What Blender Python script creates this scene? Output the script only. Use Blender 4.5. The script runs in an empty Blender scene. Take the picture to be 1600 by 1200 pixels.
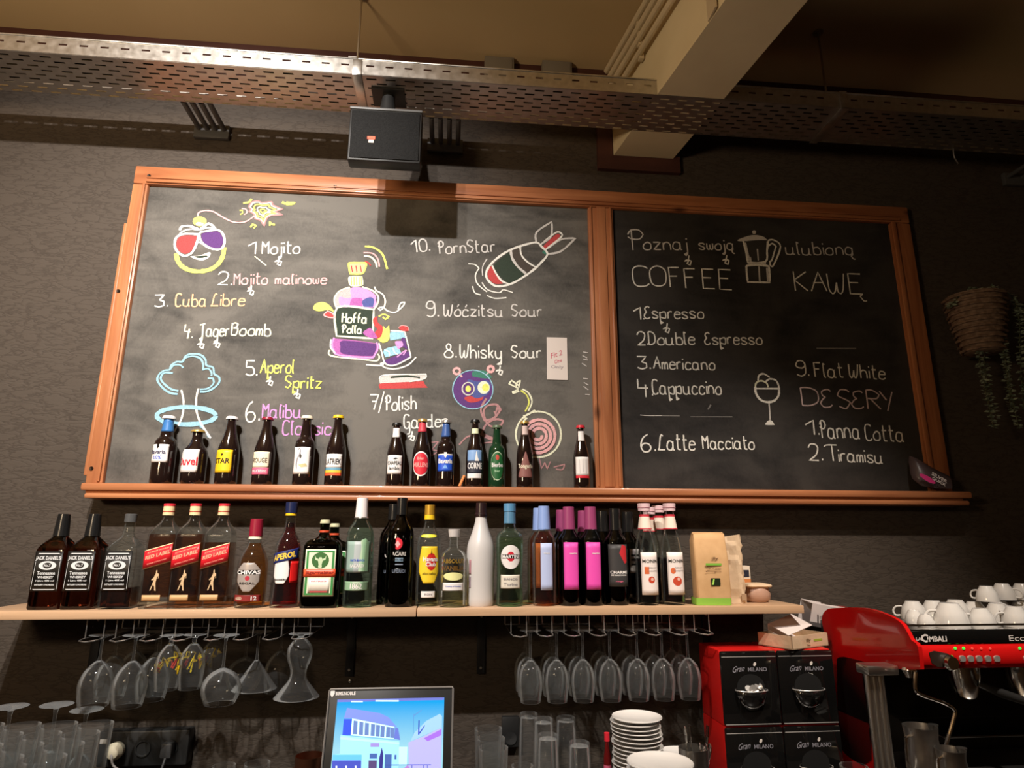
import bpy, bmesh, math, random
from mathutils import Vector, Matrix
random.seed(7)
S = bpy.context.scene; COL = S.collection; PI = math.pi
# ---------------------------------------------------------------- camera
CAM = Vector((0, -2.4, 1.55)); FPX = 1000.0
YAW, PITCH, ROLL = 0.0955, 0.2410, 0.0024
_f = Vector((math.sin(YAW)*math.cos(PITCH), math.cos(YAW)*math.cos(PITCH), math.sin(PITCH)))
_r = Vector((math.cos(YAW), -math.sin(YAW), 0)); _u = _r.cross(_f)
RR = math.cos(ROLL)*_r + math.sin(ROLL)*_u; UU = -math.sin(ROLL)*_r + math.cos(ROLL)*_u; FF = _f
cd = bpy.data.cameras.new('camera'); cam = bpy.data.objects.new('camera', cd); COL.objects.link(cam)
cd.sensor_width = 36; cd.lens = 36*FPX/1600; cd.clip_start = .05
M = Matrix((RR, UU, -FF)).transposed().to_4x4(); M.translation = CAM; cam.matrix_world = M
S.camera = cam
def ray(px, py): return RR*((px-800)/FPX) - UU*((py-600)/FPX) + FF
def P(px, py, y=0.0):            # point of the photograph's sight line on the plane y
    d = ray(px, py); return CAM + d*((y-CAM.y)/d.y)
def PX(px, py, x):
    d = ray(px, py); return CAM + d*((x-CAM.x)/d.x)
def PZ(px, py, z):
    d = ray(px, py); return CAM + d*((z-CAM.z)/d.z)
def ppm(y): return 1000/(.967*(y+2.4)-.06)     # photo pixels per metre at depth y, near eye level
# ---------------------------------------------------------------- world, lights, exposure
w = bpy.data.worlds.new('world'); S.world = w; w.use_nodes = True
w.node_tree.nodes['Background'].inputs[0].default_value = (.9, .62, .38, 1)
w.node_tree.nodes['Background'].inputs[1].default_value = .02
S.view_settings.view_transform = 'Standard'; S.view_settings.look = 'None'
S.view_settings.gamma = 1; S.view_settings.use_curve_mapping = False
S.view_settings.exposure = 0.0
S.cycles.use_denoising = True
S.cycles.caustics_reflective = False; S.cycles.caustics_refractive = False
S.cycles.max_bounces = 12; S.cycles.transparent_max_bounces = 32; S.cycles.sample_clamp_indirect = 4
def aim(o, t): o.rotation_euler = (Vector(t)-o.location).to_track_quat('-Z', 'Y').to_euler()
def spot(name, loc, tgt, power, ang, blend, col, size):
    l = bpy.data.lights.new(name, 'SPOT'); l.energy = power; l.spot_size = math.radians(ang); l.spot_blend = blend
    l.color = col; l.shadow_soft_size = size; o = bpy.data.objects.new(name, l); COL.objects.link(o); o.location = loc; aim(o, tgt); return o
def area(name, loc, tgt, power, sx, sy, col):
    l = bpy.data.lights.new(name, 'AREA'); l.energy = power; l.shape = 'RECTANGLE'; l.size = sx; l.size_y = sy
    l.color = col; o = bpy.data.objects.new(name, l); COL.objects.link(o); o.location = loc; aim(o, tgt); return o
spot('track_spotlight', (-.86, -2.05, 3.5), (-.95, 0, 1.85), 360, 94, 1.0, (1, .95, .90), .022)
spot('track_spotlight', (-1.06, -2.05, 3.5), (-1.1, 0, 1.85), 190, 94, 1.0, (1, .95, .90), .022)
spot('track_spotlight', (1.32, -1.5, 3.3), (1.12, -.38, 1.15), 270, 56, 1.0, (1, .88, .76), .03)
for i, (x, y, z, pw) in enumerate(((-2.5, -3.3, 2.35, 3), (-1.1, -3.9, 2.3, 3), (.7, -3.6, 2.35, 1.4), (2.3, -3.9, 2.3, .8), (-1.8, -4.9, 2.6, 3), (1.2, -4.8, 2.6, 1))):
    l = bpy.data.lights.new('highlight_fill', 'POINT'); l.energy = pw; l.color = (1, .84, .68); l.shadow_soft_size = .10; o = bpy.data.objects.new('highlight_fill', l); COL.objects.link(o); o.location = (x, y, z)  # unseen point lights added for highlights on the glass and soft fill
area('ceiling_fill', (-1.7, -2.6, 2.2), (-1.4, -1.2, 3.6), 38, .5, .5, (1, .74, .46))  # unseen area light added to brighten the ceiling and its bounce
# ---------------------------------------------------------------- materials
MATS = {}
def mat(name, col, rough=.5, metal=0, trans=0, ior=1.45, emit=0, coat=0, alpha=1, spec=.5):
    if name in MATS: return MATS[name]
    m = bpy.data.materials.new(name); m.use_nodes = True; b = m.node_tree.nodes['Principled BSDF']; i = b.inputs
    i['Base Color'].default_value = (*col, 1); i['Roughness'].default_value = rough; i['Metallic'].default_value = metal
    i['Transmission Weight'].default_value = trans; i['IOR'].default_value = ior; i['Coat Weight'].default_value = coat
    i['Alpha'].default_value = alpha; i['Specular IOR Level'].default_value = spec
    if emit: i['Emission Color'].default_value = (*col, 1); i['Emission Strength'].default_value = emit
    MATS[name] = m; return m
def nd(m, t, **k):
    n = m.node_tree.nodes.new(t)
    for a, b in k.items(): setattr(n, a, b)
    return n
def lk(m, a, b): m.node_tree.links.new(a, b)
def noisy(name, c1, c2, scale=(8, 8, 8), rough=.5, bump=0, detail=6, dist=0, contrast=(.35, .65), metal=0, rvar=0, coat=0, bscale=None):
    if name in MATS: return MATS[name]
    m = mat(name, c1, rough, metal, coat=coat); b = m.node_tree.nodes['Principled BSDF']
    tc = nd(m, 'ShaderNodeTexCoord'); mp = nd(m, 'ShaderNodeMapping'); mp.inputs['Scale'].default_value = scale
    n = nd(m, 'ShaderNodeTexNoise'); n.inputs['Scale'].default_value = 1; n.inputs['Detail'].default_value = detail; n.inputs['Distortion'].default_value = dist
    r = nd(m, 'ShaderNodeValToRGB'); r.color_ramp.elements[0].position = contrast[0]; r.color_ramp.elements[1].position = contrast[1]
    r.color_ramp.elements[0].color = (*c1, 1); r.color_ramp.elements[1].color = (*c2, 1)
    lk(m, tc.outputs['Object'], mp.inputs['Vector']); lk(m, mp.outputs[0], n.inputs['Vector']); lk(m, n.outputs[0], r.inputs[0]); lk(m, r.outputs[0], b.inputs['Base Color'])
    if rvar:
        mr = nd(m, 'ShaderNodeMapRange'); mr.inputs['To Min'].default_value = rough-rvar; mr.inputs['To Max'].default_value = rough+rvar
        lk(m, n.outputs[0], mr.inputs[0]); lk(m, mr.outputs[0], b.inputs['Roughness'])
    if bump:
        bp = nd(m, 'ShaderNodeBump'); bp.inputs['Strength'].default_value = bump; bp.inputs['Distance'].default_value = .01
        lk(m, n.outputs[0], bp.inputs['Height']); lk(m, bp.outputs[0], b.inputs['Normal'])
    return m
def wood(name, c1, c2, axis=0, scale=1, rough=.45, knots=True):
    if name in MATS: return MATS[name]
    s = [22*scale]*3; s[axis] = 1.6*scale
    m = noisy(name, c1, c2, tuple(s), rough, .12, 8, 1.2, (.3, .7), coat=.15)
    b = m.node_tree.nodes['Principled BSDF']
    if knots:
        tc = nd(m, 'ShaderNodeTexCoord'); mp = nd(m, 'ShaderNodeMapping'); s2 = [9]*3; s2[axis] = 3.5; mp.inputs['Scale'].default_value = s2
        v = nd(m, 'ShaderNodeTexVoronoi'); v.inputs['Scale'].default_value = .8
        r = nd(m, 'ShaderNodeValToRGB'); r.color_ramp.elements[0].position = .03; r.color_ramp.elements[1].position = .12
        r.color_ramp.elements[0].color = (.25, .2, .18, 1); r.color_ramp.elements[1].color = (1, 1, 1, 1)
        mx = nd(m, 'ShaderNodeMix', data_type='RGBA', blend_type='MULTIPLY'); mx.inputs[0].default_value = 1
        src = b.inputs['Base Color'].links[0].from_socket
        lk(m, tc.outputs['Object'], mp.inputs[0]); lk(m, mp.outputs[0], v.inputs['Vector']); lk(m, v.outputs['Distance'], r.inputs[0])
        lk(m, src, mx.inputs[6]); lk(m, r.outputs[0], mx.inputs[7]); lk(m, mx.outputs[2], b.inputs['Base Color'])
    return m
def wall_mat():
    # dark embossed wallpaper: crackled, mostly horizontal creases
    m = mat('embossed_wallpaper', (.06, .047, .038), .6, spec=.15); b = m.node_tree.nodes['Principled BSDF']
    tc = nd(m, 'ShaderNodeTexCoord'); mp = nd(m, 'ShaderNodeMapping'); mp.inputs['Scale'].default_value = (11, 11, 34)
    n0 = nd(m, 'ShaderNodeTexNoise'); n0.inputs['Scale'].default_value = 1.1; n0.inputs['Detail'].default_value = 3
    ad = nd(m, 'ShaderNodeMix', data_type='VECTOR'); ad.inputs[0].default_value = .9
    v = nd(m, 'ShaderNodeTexVoronoi', feature='DISTANCE_TO_EDGE'); v.inputs['Scale'].default_value = 1.1
    n = nd(m, 'ShaderNodeTexNoise'); n.inputs['Scale'].default_value = 2.2; n.inputs['Detail'].default_value = 5
    lk(m, tc.outputs['Object'], mp.inputs[0]); lk(m, mp.outputs[0], n0.inputs['Vector'])
    vm = nd(m, 'ShaderNodeVectorMath', operation='MULTIPLY_ADD'); vm.inputs[1].default_value = (2.6, 2.6, 2.6)
    lk(m, n0.outputs['Color'], vm.inputs[0]); lk(m, mp.outputs[0], vm.inputs[2]); lk(m, vm.outputs[0], v.inputs['Vector']); lk(m, vm.outputs[0], n.inputs['Vector'])
    mr = nd(m, 'ShaderNodeMapRange'); mr.inputs['From Max'].default_value = .18; lk(m, v.outputs['Distance'], mr.inputs[0])
    mu = nd(m, 'ShaderNodeMath', operation='MULTIPLY_ADD'); mu.inputs[1].default_value = .8; lk(m, n.outputs[0], mu.inputs[0]); lk(m, mr.outputs[0], mu.inputs[2])
    bp = nd(m, 'ShaderNodeBump'); bp.inputs['Strength'].default_value = .22; bp.inputs['Distance'].default_value = .003
    lk(m, mu.outputs[0], bp.inputs['Height']); lk(m, bp.outputs[0], b.inputs['Normal'])
    r = nd(m, 'ShaderNodeValToRGB'); r.color_ramp.elements[0].color = (.040, .031, .025, 1); r.color_ramp.elements[1].color = (.070, .056, .045, 1)
    r.color_ramp.elements[1].position = 1.0; lk(m, mu.outputs[0], r.inputs[0]); lk(m, r.outputs[0], b.inputs['Base Color'])
    return m
def chalk_mat(name, col):
    if name in MATS: return MATS[name]
    m = noisy(name, tuple(c*.72 for c in col), col, (260, 260, 260), .9, 0, 3, 0, (.3, .55)); return m
def board_mat(name, base, dust, lo, hi, seed):
    m = mat(name, base, .7, spec=.15); b = m.node_tree.nodes['Principled BSDF']
    tc = nd(m, 'ShaderNodeTexCoord')
    def N(sc, loc, det, dis):
        mp = nd(m, 'ShaderNodeMapping'); mp.inputs['Scale'].default_value = sc; mp.inputs['Location'].default_value = loc
        n = nd(m, 'ShaderNodeTexNoise'); n.inputs['Scale'].default_value = 1; n.inputs['Detail'].default_value = det; n.inputs['Distortion'].default_value = dis
        lk(m, tc.outputs['Object'], mp.inputs[0]); lk(m, mp.outputs[0], n.inputs['Vector']); return n
    a = N((2.2, 1, 2.2), (seed, 0, 0), 5, 1.5); c = N((4, 1, 14), (0, seed, 3), 7, .8); d = N((55, 1, 40), (0, 0, seed), 4, 2)
    s1 = nd(m, 'ShaderNodeMath', operation='MULTIPLY_ADD'); s1.inputs[1].default_value = .55
    lk(m, c.outputs[0], s1.inputs[0]); lk(m, a.outputs[0], s1.inputs[2])
    s2 = nd(m, 'ShaderNodeMath', operation='MULTIPLY_ADD'); s2.inputs[1].default_value = .22; lk(m, d.outputs[0], s2.inputs[0]); lk(m, s1.outputs[0], s2.inputs[2])
    r = nd(m, 'ShaderNodeValToRGB'); r.color_ramp.elements[0].position = lo; r.color_ramp.elements[1].position = hi
    r.color_ramp.elements[0].color = (*base, 1); r.color_ramp.elements[1].color = (*dust, 1)
    lk(m, s2.outputs[0], r.inputs[0]); lk(m, r.outputs[0], b.inputs['Base Color']); return m
def thin_glass(name, tint=(.96, .97, .97), refl=.9, blend=.16, haze=.03, edge=.05):  # haze, edge: white diffuse painted in as light caught by the glass
    if name in MATS: return MATS[name]
    m = bpy.data.materials.new(name); m.use_nodes = True; nt = m.node_tree; nt.nodes.clear()
    o = nd(m, 'ShaderNodeOutputMaterial'); mx = nd(m, 'ShaderNodeMixShader'); t = nd(m, 'ShaderNodeBsdfTransparent'); g = nd(m, 'ShaderNodeBsdfGlossy')
    f = nd(m, 'ShaderNodeLayerWeight'); f.inputs['Blend'].default_value = blend; df = nd(m, 'ShaderNodeBsdfDiffuse'); df.inputs[0].default_value = (.8, .8, .8, 1); m2 = nd(m, 'ShaderNodeMixShader'); m2.inputs[0].default_value = haze
    t.inputs[0].default_value = (*tint, 1); g.inputs['Roughness'].default_value = .07; g.inputs['Color'].default_value = (refl, refl, refl, 1)
    k1 = nd(m, 'ShaderNodeMath', operation='MULTIPLY'); k1.inputs[1].default_value = .55; lk(m, f.outputs['Fresnel'], k1.inputs[0]); lk(m, k1.outputs[0], mx.inputs[0]); k2 = nd(m, 'ShaderNodeMath', operation='MULTIPLY_ADD'); k2.inputs[1].default_value = edge; k2.inputs[2].default_value = haze
    lk(m, f.outputs['Fresnel'], k2.inputs[0]); lk(m, k2.outputs[0], m2.inputs[0]); lk(m, t.outputs[0], mx.inputs[1]); lk(m, g.outputs[0], mx.inputs[2]); lk(m, mx.outputs[0], m2.inputs[1]); lk(m, df.outputs[0], m2.inputs[2]); lk(m, m2.outputs[0], o.inputs[0])
    MATS[name] = m; return m
def cm(hexv, rough=.5, metal=0, **k):            # plain sRGB paint / print colour
    n = 'tone_%s_%d_%d' % (hexv, int(rough*100), int(metal*100)) + ''.join('_'+str(x) for x in k.values())
    c = [int(hexv[i:i+2], 16)/255 for i in (0, 2, 4)]
    return mat(n, tuple((x/12.92 if x < .04045 else ((x+.055)/1.055)**2.4) for x in c), rough, metal, **k)
# ---------------------------------------------------------------- mesh helpers
class MB:
    def __init__(s): s.v = []; s.f = []; s.m = []
    def add(s, vs, fs, mi=0):
        o = len(s.v); s.v += [tuple(v) for v in vs]; s.f += [tuple(i+o for i in f) for f in fs]; s.m += [mi]*len(fs); return s
    def box(s, x0, x1, y0, y1, z0, z1, b=0, mi=0):
        if b <= 0:
            vs = [(x, y, z) for x in (x0, x1) for y in (y0, y1) for z in (z0, z1)]
            return s.add(vs, [(0, 1, 3, 2), (4, 6, 7, 5), (0, 4, 5, 1), (2, 3, 7, 6), (0, 2, 6, 4), (1, 5, 7, 3)], mi)
        bm = bmesh.new(); bmesh.ops.create_cube(bm, size=1)
        for v in bm.verts: v.co = ((x0+x1)/2+v.co.x*(x1-x0), (y0+y1)/2+v.co.y*(y1-y0), (z0+z1)/2+v.co.z*(z1-z0))
        bmesh.ops.bevel(bm, geom=list(bm.edges), offset=b, segments=2, profile=.5, affect='EDGES')
        bm.verts.ensure_lookup_table(); s.add([v.co[:] for v in bm.verts], [[v.index for v in f.verts] for f in bm.faces], mi); bm.free(); return s
    def loft(s, secs, n=24, c0=True, c1=True, mi=0, cx=0, cy=0):
        # secs: (z, rx, ry, p)
        o = len(s.v)
        for q in secs:
            z, rx, ry, p = q if len(q) == 4 else (q[0], q[1], q[1], 2)
            for k in range(n):
                t = 2*PI*(k+.5)/n; c, d = math.cos(t), math.sin(t)
                s.v.append((cx+rx*math.copysign(abs(c)**(2/p), c), cy+ry*math.copysign(abs(d)**(2/p), d), z))
        for i in range(len(secs)-1):
            for k in range(n):
                a = o+i*n+k; b = o+i*n+(k+1) % n; s.f.append((a, b, b+n, a+n)); s.m.append(mi)
        if c0: s.f.append(tuple(o+k for k in range(n))[::-1]); s.m.append(mi)
        if c1: s.f.append(tuple(o+(len(secs)-1)*n+k for k in range(n))); s.m.append(mi)
        return s
    def ring(s, prof, n=28, mi=0):
        # closed profile of (r, z) turned about z
        o = len(s.v); L = len(prof)
        for r, z in prof:
            for k in range(n):
                t = 2*PI*k/n; s.v.append((r*math.cos(t), r*math.sin(t), z))
        for i in range(L):
            j = (i+1) % L
            for k in range(n):
                s.f.append((o+i*n+k, o+i*n+(k+1) % n, o+j*n+(k+1) % n, o+j*n+k)); s.m.append(mi)
        return s
    def tube(s, pts, r, n=8, mi=0, closed=False):
        pts = [Vector(p) for p in pts]; o = len(s.v); L = len(pts); up = None
        for i, p in enumerate(pts):
            a = pts[max(i-1, 0)]; b = pts[min(i+1, L-1)]; d = (b-a).normalized()
            if up is None: up = Vector((0, 0, 1)) if abs(d.z) < .9 else Vector((1, 0, 0))
            x = d.cross(up).normalized(); y = x.cross(d).normalized(); up = y
            rr = r[i] if isinstance(r, (list, tuple)) else r
            for k in range(n):
                t = 2*PI*k/n; s.v.append(tuple(p+x*rr*math.cos(t)+y*rr*math.sin(t)))
        for i in range(L-1):
            for k in range(n):
                s.f.append((o+i*n+k, o+i*n+(k+1) % n, o+(i+1)*n+(k+1) % n, o+(i+1)*n+k)); s.m.append(mi)
        s.f.append(tuple(o+k for k in range(n))[::-1]); s.m.append(mi); s.f.append(tuple(o+(L-1)*n+k for k in range(n))); s.m.append(mi); return s
    def prism(s, poly, a, b, mi=0):
        # poly of 3D points translated from a to b (vectors)
        a = Vector(a); b = Vector(b); n = len(poly); o = len(s.v)
        for q in (a, b):
            for p in poly: s.v.append(tuple(Vector(p)+q))
        s.f.append(tuple(o+k for k in range(n))); s.f.append(tuple(o+n+k for k in range(n))[::-1]); s.m += [mi, mi]
        for k in range(n): s.f.append((o+k, o+n+k, o+n+(k+1) % n, o+(k+1) % n)); s.m.append(mi)
        return s
    def xf(s, M, start=0):
        s.v[start:] = [tuple(M @ Vector(v)) for v in s.v[start:]]; return s
def obj(name, mb, mats, parent=None, loc=(0, 0, 0), rot=(0, 0, 0), smooth=35, fix=True):
    me = bpy.data.meshes.new(name); me.from_pydata(mb.v, [], mb.f)
    if not isinstance(mats, (list, tuple)): mats = [mats]
    for m in mats: me.materials.append(m)
    if len(mats) > 1: me.polygons.foreach_set('material_index', mb.m)
    if fix:
        bm = bmesh.new(); bm.from_mesh(me); bmesh.ops.recalc_face_normals(bm, faces=bm.faces); bm.to_mesh(me); bm.free()
    if smooth:
        me.polygons.foreach_set('use_smooth', [True]*len(me.polygons)); me.set_sharp_from_angle(angle=math.radians(smooth))
    me.update(); o = bpy.data.objects.new(name, me); COL.objects.link(o); o.location = loc; o.rotation_euler = rot
    if parent: o.parent = parent
    return o
def tag(o, label=None, cat=None, group=None, kind=None):
    if label: o['label'] = label
    if cat: o['category'] = cat
    if group: o['group'] = group
    if kind: o['kind'] = kind
    return o
def thing(name, label, cat, loc=(0, 0, 0), rot=(0, 0, 0), group=None):
    o = bpy.data.objects.new(name, None); COL.objects.link(o); o.location = loc; o.rotation_euler = rot; o.empty_display_size = .05
    return tag(o, label, cat, group)
def dup(root, loc=None, rot=None, label=None, group=None):
    r = root.copy(); COL.objects.link(r)
    if loc is not None: r.location = loc
    if rot is not None: r.rotation_euler = rot
    if label: r['label'] = label
    if group: r['group'] = group
    for ch in list(root.children):
        c = ch.copy(); COL.objects.link(c); c.parent = r
        for g in list(ch.children):
            d = g.copy(); COL.objects.link(d); d.parent = c
    return r
def struct(name, mb, m, parent=None, **k):
    o = obj(name, mb, m, parent, **k); o['kind'] = 'structure'; return o
_tc = {}
def text2d(s, bold=0.0, shear=0.0):
    # outline lettering as a flat triangulated mesh: verts (x, y), faces, width, height of capitals = 1
    k = (s, bold, shear)
    if k in _tc: return _tc[k]
    c = bpy.data.curves.new('t', 'FONT'); c.body = s; c.size = 1; c.resolution_u = 2; c.offset = bold; c.shear = shear
    o = bpy.data.objects.new('t', c); me = o.to_mesh()
    v = [(p.co.x, p.co.y) for p in me.vertices]; f = [tuple(p.vertices) for p in me.polygons]
    o.to_mesh_clear(); bpy.data.objects.remove(o); bpy.data.curves.remove(c)
    x0 = min(a for a, b in v); x1 = max(a for a, b in v); y0 = min(b for a, b in v); y1 = max(b for a, b in v)
    v = [((a-(x0+x1)/2)/(x1-x0), (b-(y0+y1)/2)/(y1-y0)) for a, b in v]
    _tc[k] = (v, f); return _tc[k]
def refine(pts, tris, mx):
    pts = list(pts); out = []; st = list(tris); mid = {}
    while st:
        t = st.pop(); L = [abs(pts[t[i]][0]-pts[t[(i+1) % 3]][0]) for i in range(3)]; i = L.index(max(L))
        if L[i] <= mx: out.append(t); continue
        a, b, c = t[i], t[(i+1) % 3], t[(i+2) % 3]; k = (min(a, b), max(a, b))
        if k not in mid: mid[k] = len(pts); pts.append(((pts[a][0]+pts[b][0])/2, (pts[a][1]+pts[b][1])/2))
        st += [(a, mid[k], c), (mid[k], b, c)]
    return pts, out
def put_fig(mb, pts, mp, mx=.004):
    from mathutils.geometry import tessellate_polygon
    tr = [tuple(t) for t in tessellate_polygon([[Vector((a, b, 0)) for a, b in pts]])]; pts, tr = refine(pts, tr, mx); mb.add([mp(a, b) for a, b in pts], tr)
def put_text(mb, s, mp, cx, cz, w, h, mi=0, bold=.01, shear=0, skew=0, arch=0):
    # fit the word into w x h centred at (cx, cz) on the surface mapping mp(s, t)
    v, f = text2d(s, bold, shear)
    pts, f = refine([(cx+a*w, cz+b*h+skew*a*w-arch*(a*2)**2) for a, b in v], [(q[0], q[i], q[i+1]) for q in f for i in range(1, len(q)-1)], .006)
    mb.add([mp(a, b) for a, b in pts], f, mi)
def flat(mb, poly, mi=0): mb.add(poly, [tuple(range(len(poly)))], mi)
# ================================================================ the room
WALLY = .015; ZC = 3.606; ZS = 1.346; ZL = 1.74; ZK = .77
wallm = wall_mat()
X0, X1, Y0 = -3.4, 4.2, -5.2
struct('wall_back', MB().box(X0, X1, WALLY, WALLY+.15, 0, ZC), wallm, smooth=0)
plaster = noisy('tan_wall_paint', (.33, .24, .15), (.38, .28, .18), (3, 3, 3), .8)
struct('wall_left', MB().box(X0-.15, X0, Y0, WALLY+.15, 0, ZC), plaster, smooth=0)
struct('wall_right', MB().box(X1, X1+.15, Y0, WALLY+.15, 0, ZC), plaster, smooth=0)
struct('wall_front', MB().box(X0-.15, X1+.15, Y0-.15, Y0, 0, ZC), plaster, smooth=0)
struct('floor', MB().box(X0-.15, X1+.15, Y0-.15, WALLY+.15, -.1, 0), noisy('dark_floor', (.05, .035, .025), (.08, .06, .045), (6, 6, 6), .5), smooth=0)
struct('ceiling', MB().box(X0-.15, X1+.15, Y0-.15, WALLY+.15, ZC, ZC+.15), noisy('ochre_ceiling_paint', (.56, .42, .23), (.62, .47, .27), (1.2, 1.2, 1.2), .85, .05), smooth=0)
maroon = noisy('maroon_paint', (.055, .018, .014), (.075, .025, .018), (5, 5, 30), .6)
struct('trim_1', MB().box(X0, X1, WALLY-.012, WALLY-.0005, 3.44, ZC-.001), maroon, smooth=0)
# beam running from the wall over the bar
cream = noisy('cream_beam_paint', (.70, .60, .40), (.76, .66, .45), (4, 4, 4), .7, .04)
BZ = 3.17
bl0 = P(956, 243, WALLY).x; br0 = P(1048, 248, WALLY).x; bl1 = PZ(1133, 0, BZ); br1 = PZ(1255, 0, BZ)
kl = (bl1.x-bl0)/(bl1.y-WALLY); kr = (br1.x-br0)/(br1.y-WALLY); yF = Y0+.001
struct('beam', MB().add([(x0+k*(y-WALLY), y, z) for y in (WALLY-.001, yF) for (x0, k) in ((bl0, kl), (br0, (kl+kr)/2)) for z in (BZ, ZC-.001)],
    [(0, 1, 3, 2), (4, 6, 7, 5), (0, 2, 6, 4), (1, 5, 7, 3), (0, 4, 5, 1), (2, 3, 7, 6)]), cream, smooth=0)
# maroon surround where the beam enters the wall
sx0, sx1, sz0 = P(934, 250, 0).x, P(1062, 262, 0).x, P(1000, 268, 0).z
struct('trim_2', MB().box(sx0, bl0-.002, -.008, WALLY-.0005, sz0, 3.43).box(br0+.002, sx1, -.008, WALLY-.0005, sz0, 3.43).box(bl0-.002, br0+.002, -.008, WALLY-.0005, sz0, BZ-.002), maroon, smooth=0)
# conduits beside the beam
cond = mat('painted_conduit', (.60, .50, .34), .5)
for i, (dz, dx, lb) in enumerate([(.035, .022, 'cream conduit lying highest in the corner of beam and ceiling'), (.085, .020, 'second cream conduit below the ceiling on the beam side'),
        (.135, .020, 'third cream conduit down on the beam side'), (.20, .020, 'lowest of the four cream conduits on the beam side')]):
    t = thing('conduit', lb, 'pipe', (bl0-dx, 0, ZC-dz), group='conduits along the beam')
    obj('pipe', MB().tube([(0, -.03, 0), (kl*-4.8, -4.9, 0)], .0125, 10), cond, t)
    for y in (-.32, -1.15, -2.2, -3.4): obj('clip', MB().box(-.002, .018, -.012, .012, -.019, .019, .002), cond, t, (kl*y, y, 0))
bs = .0
tag(obj('beam_strap', MB().box(-.006, 0, -.03, .03, BZ+.002, ZC-.21), cond, None, (bl0+kl*-.78-.001, -.78, 0)), 'flat cream cover strip running down the side of the beam', 'strip')
# grey boxes at the top of the wall
g1 = mat('grey_box_paint', (.20, .18, .15), .6)
for i, (a, b, lb) in enumerate([(757, 803, 'small grey box on top of wall above tray, left one'), (847, 893, 'small grey box on top of wall above tray, beside beam')]):
    xa, xb = P(a, 100, -.03).x, P(b, 100, -.03).x
    t = thing('junction_box', lb, 'box', ((xa+xb)/2, 0, 3.50), group='grey boxes at the ceiling edge')
    h = (xb-xa)/2; obj('body', MB().box(-h, h, -.04, WALLY-.013, -.10, .10, .004), g1, t); obj('cover', MB().box(-h+.008, h-.008, -.044, -.0402, -.09, .09, .0015), g1, t)
# ================================================================ cable tray
TZ = 3.169; TY0, TY1 = -.40, -.185
galv = noisy('galvanised_steel', (.55, .54, .51), (.70, .68, .64), (40, 40, 40), .34, 0, 4, 0, (.3, .7), metal=1, rvar=.08)
gald = noisy('galvanised_plate', (.46, .43, .40), (.56, .53, .50), (30, 30, 30), .40, 0, 4, 0, (.3, .7), metal=1, rvar=.08)
tray = thing('cable_tray', 'long perforated metal cable tray hanging under the ceiling on rods', 'cable tray', (0, 0, TZ))
sec = [X0+.02, P(556, 140, -.40).x, P(1322, 190, -.40).x, X1-.02]
def slots(mb, a0, a1, b0, b1, rows, rh, pitch, sl, fn):
    # strip a0..a1 x b0..b1 with rows of slots; fn maps (a, b) to 3D
    yb = b0
    def q(a, b, c, d): mb.add([fn(a, c), fn(b, c), fn(b, d), fn(a, d)], [(0, 1, 2, 3)])
    for i, yc in enumerate(rows):
        q(a0, a1, yb, yc-rh/2)
        x = a0; nx = a0+.03+(pitch/2 if i % 2 else 0)
        while nx+sl < a1-.01:
            q(x, nx, yc-rh/2, yc+rh/2); x = nx+sl; nx += pitch
        q(x, a1, yc-rh/2, yc+rh/2); yb = yc+rh/2
    q(a0, a1, yb, b1)
def solid(o, t):
    md = o.modifiers.new('thickness', 'SOLIDIFY'); md.thickness = t; md.offset = 0; return o
for k in range(3):
    a, b = sec[k]+.001, sec[k+1]-.001
    mb = MB(); W = TY1-TY0; rows = [TY0+W*(j+.9)/9.2 for j in range(9)]
    slots(mb, a, b, TY0+.002, TY1-.002, rows, .0085, .068, .036, lambda x, y: (x, y, 0)); solid(obj('perforated_plate', mb, gald, tray, fix=False, smooth=0), .002)
    for nm, yy in (('side_rail', TY0), ('side_rail', TY1)):
        mb = MB(); slots(mb, a, b, 0, .060, [.036], .0070, .068, .028, lambda x, z: (x, yy, z)); solid(obj(nm, mb, galv, tray, fix=False, smooth=0), .002)
        s = 1 if yy == TY0 else -1
        obj('rail_lip', MB().box(a, b, yy-.004, yy+.010, .0605, .066, .001), galv, tray)
for k in (1, 2):
    x = sec[k]
    obj('joint_strap', MB().box(x-.016, x+.016, TY0-.006, TY1+.004, -.007, -.0025, .001).box(x-.016, x+.016, TY0-.006, TY0-.0025, -.007, .058, .001), galv, tray)
black = mat('black_cable', (.012, .012, .012), .5)
for i in range(3):
    y = TY0+.05+i*.055
    tag(obj('cable', MB().tube([(X0+.1+k*.4, y+.008*math.sin(k*1.7+i), TZ+.018+.0*i) for k in range(18)], .014, 8), black),
        ['thick black cable lying in the metal tray nearest its front rail', 'thick black cable lying along the middle of the metal tray', 'thick black cable lying in the metal tray beside its back rail'][i], 'cable', 'cables in the tray')
rod = mat('threaded_steel', (.45, .36, .24), .4, .9)
for (px, py, lb) in ((559, 85, 'thin threaded rod from ceiling holding the tray near black box'), (1290, 138, 'thin threaded rod from ceiling right of the beam')):
    q = P(px, py, -.30); t = thing('hanger_rod', lb, 'rod', (q.x, -.30, TZ+.066), group='tray hanger rods')
    obj('rod', MB().tube([(0, 0, -.02), (0, 0, ZC-TZ-.068)], .004, 8), rod, t)
    obj('nut', MB().loft([(.0, .012, .012, 2), (.012, .012, .012, 2)], 6), galv, t); obj('ceiling_plate', MB().loft([(ZC-TZ-.073, .02, .02, 2), (ZC-TZ-.067, .02, .02, 2)], 12), rod, t)
    obj('channel', MB().box(-.014, .014, TY0-.0+.30, TY1+.30, .0005, .008), galv, t)
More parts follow.
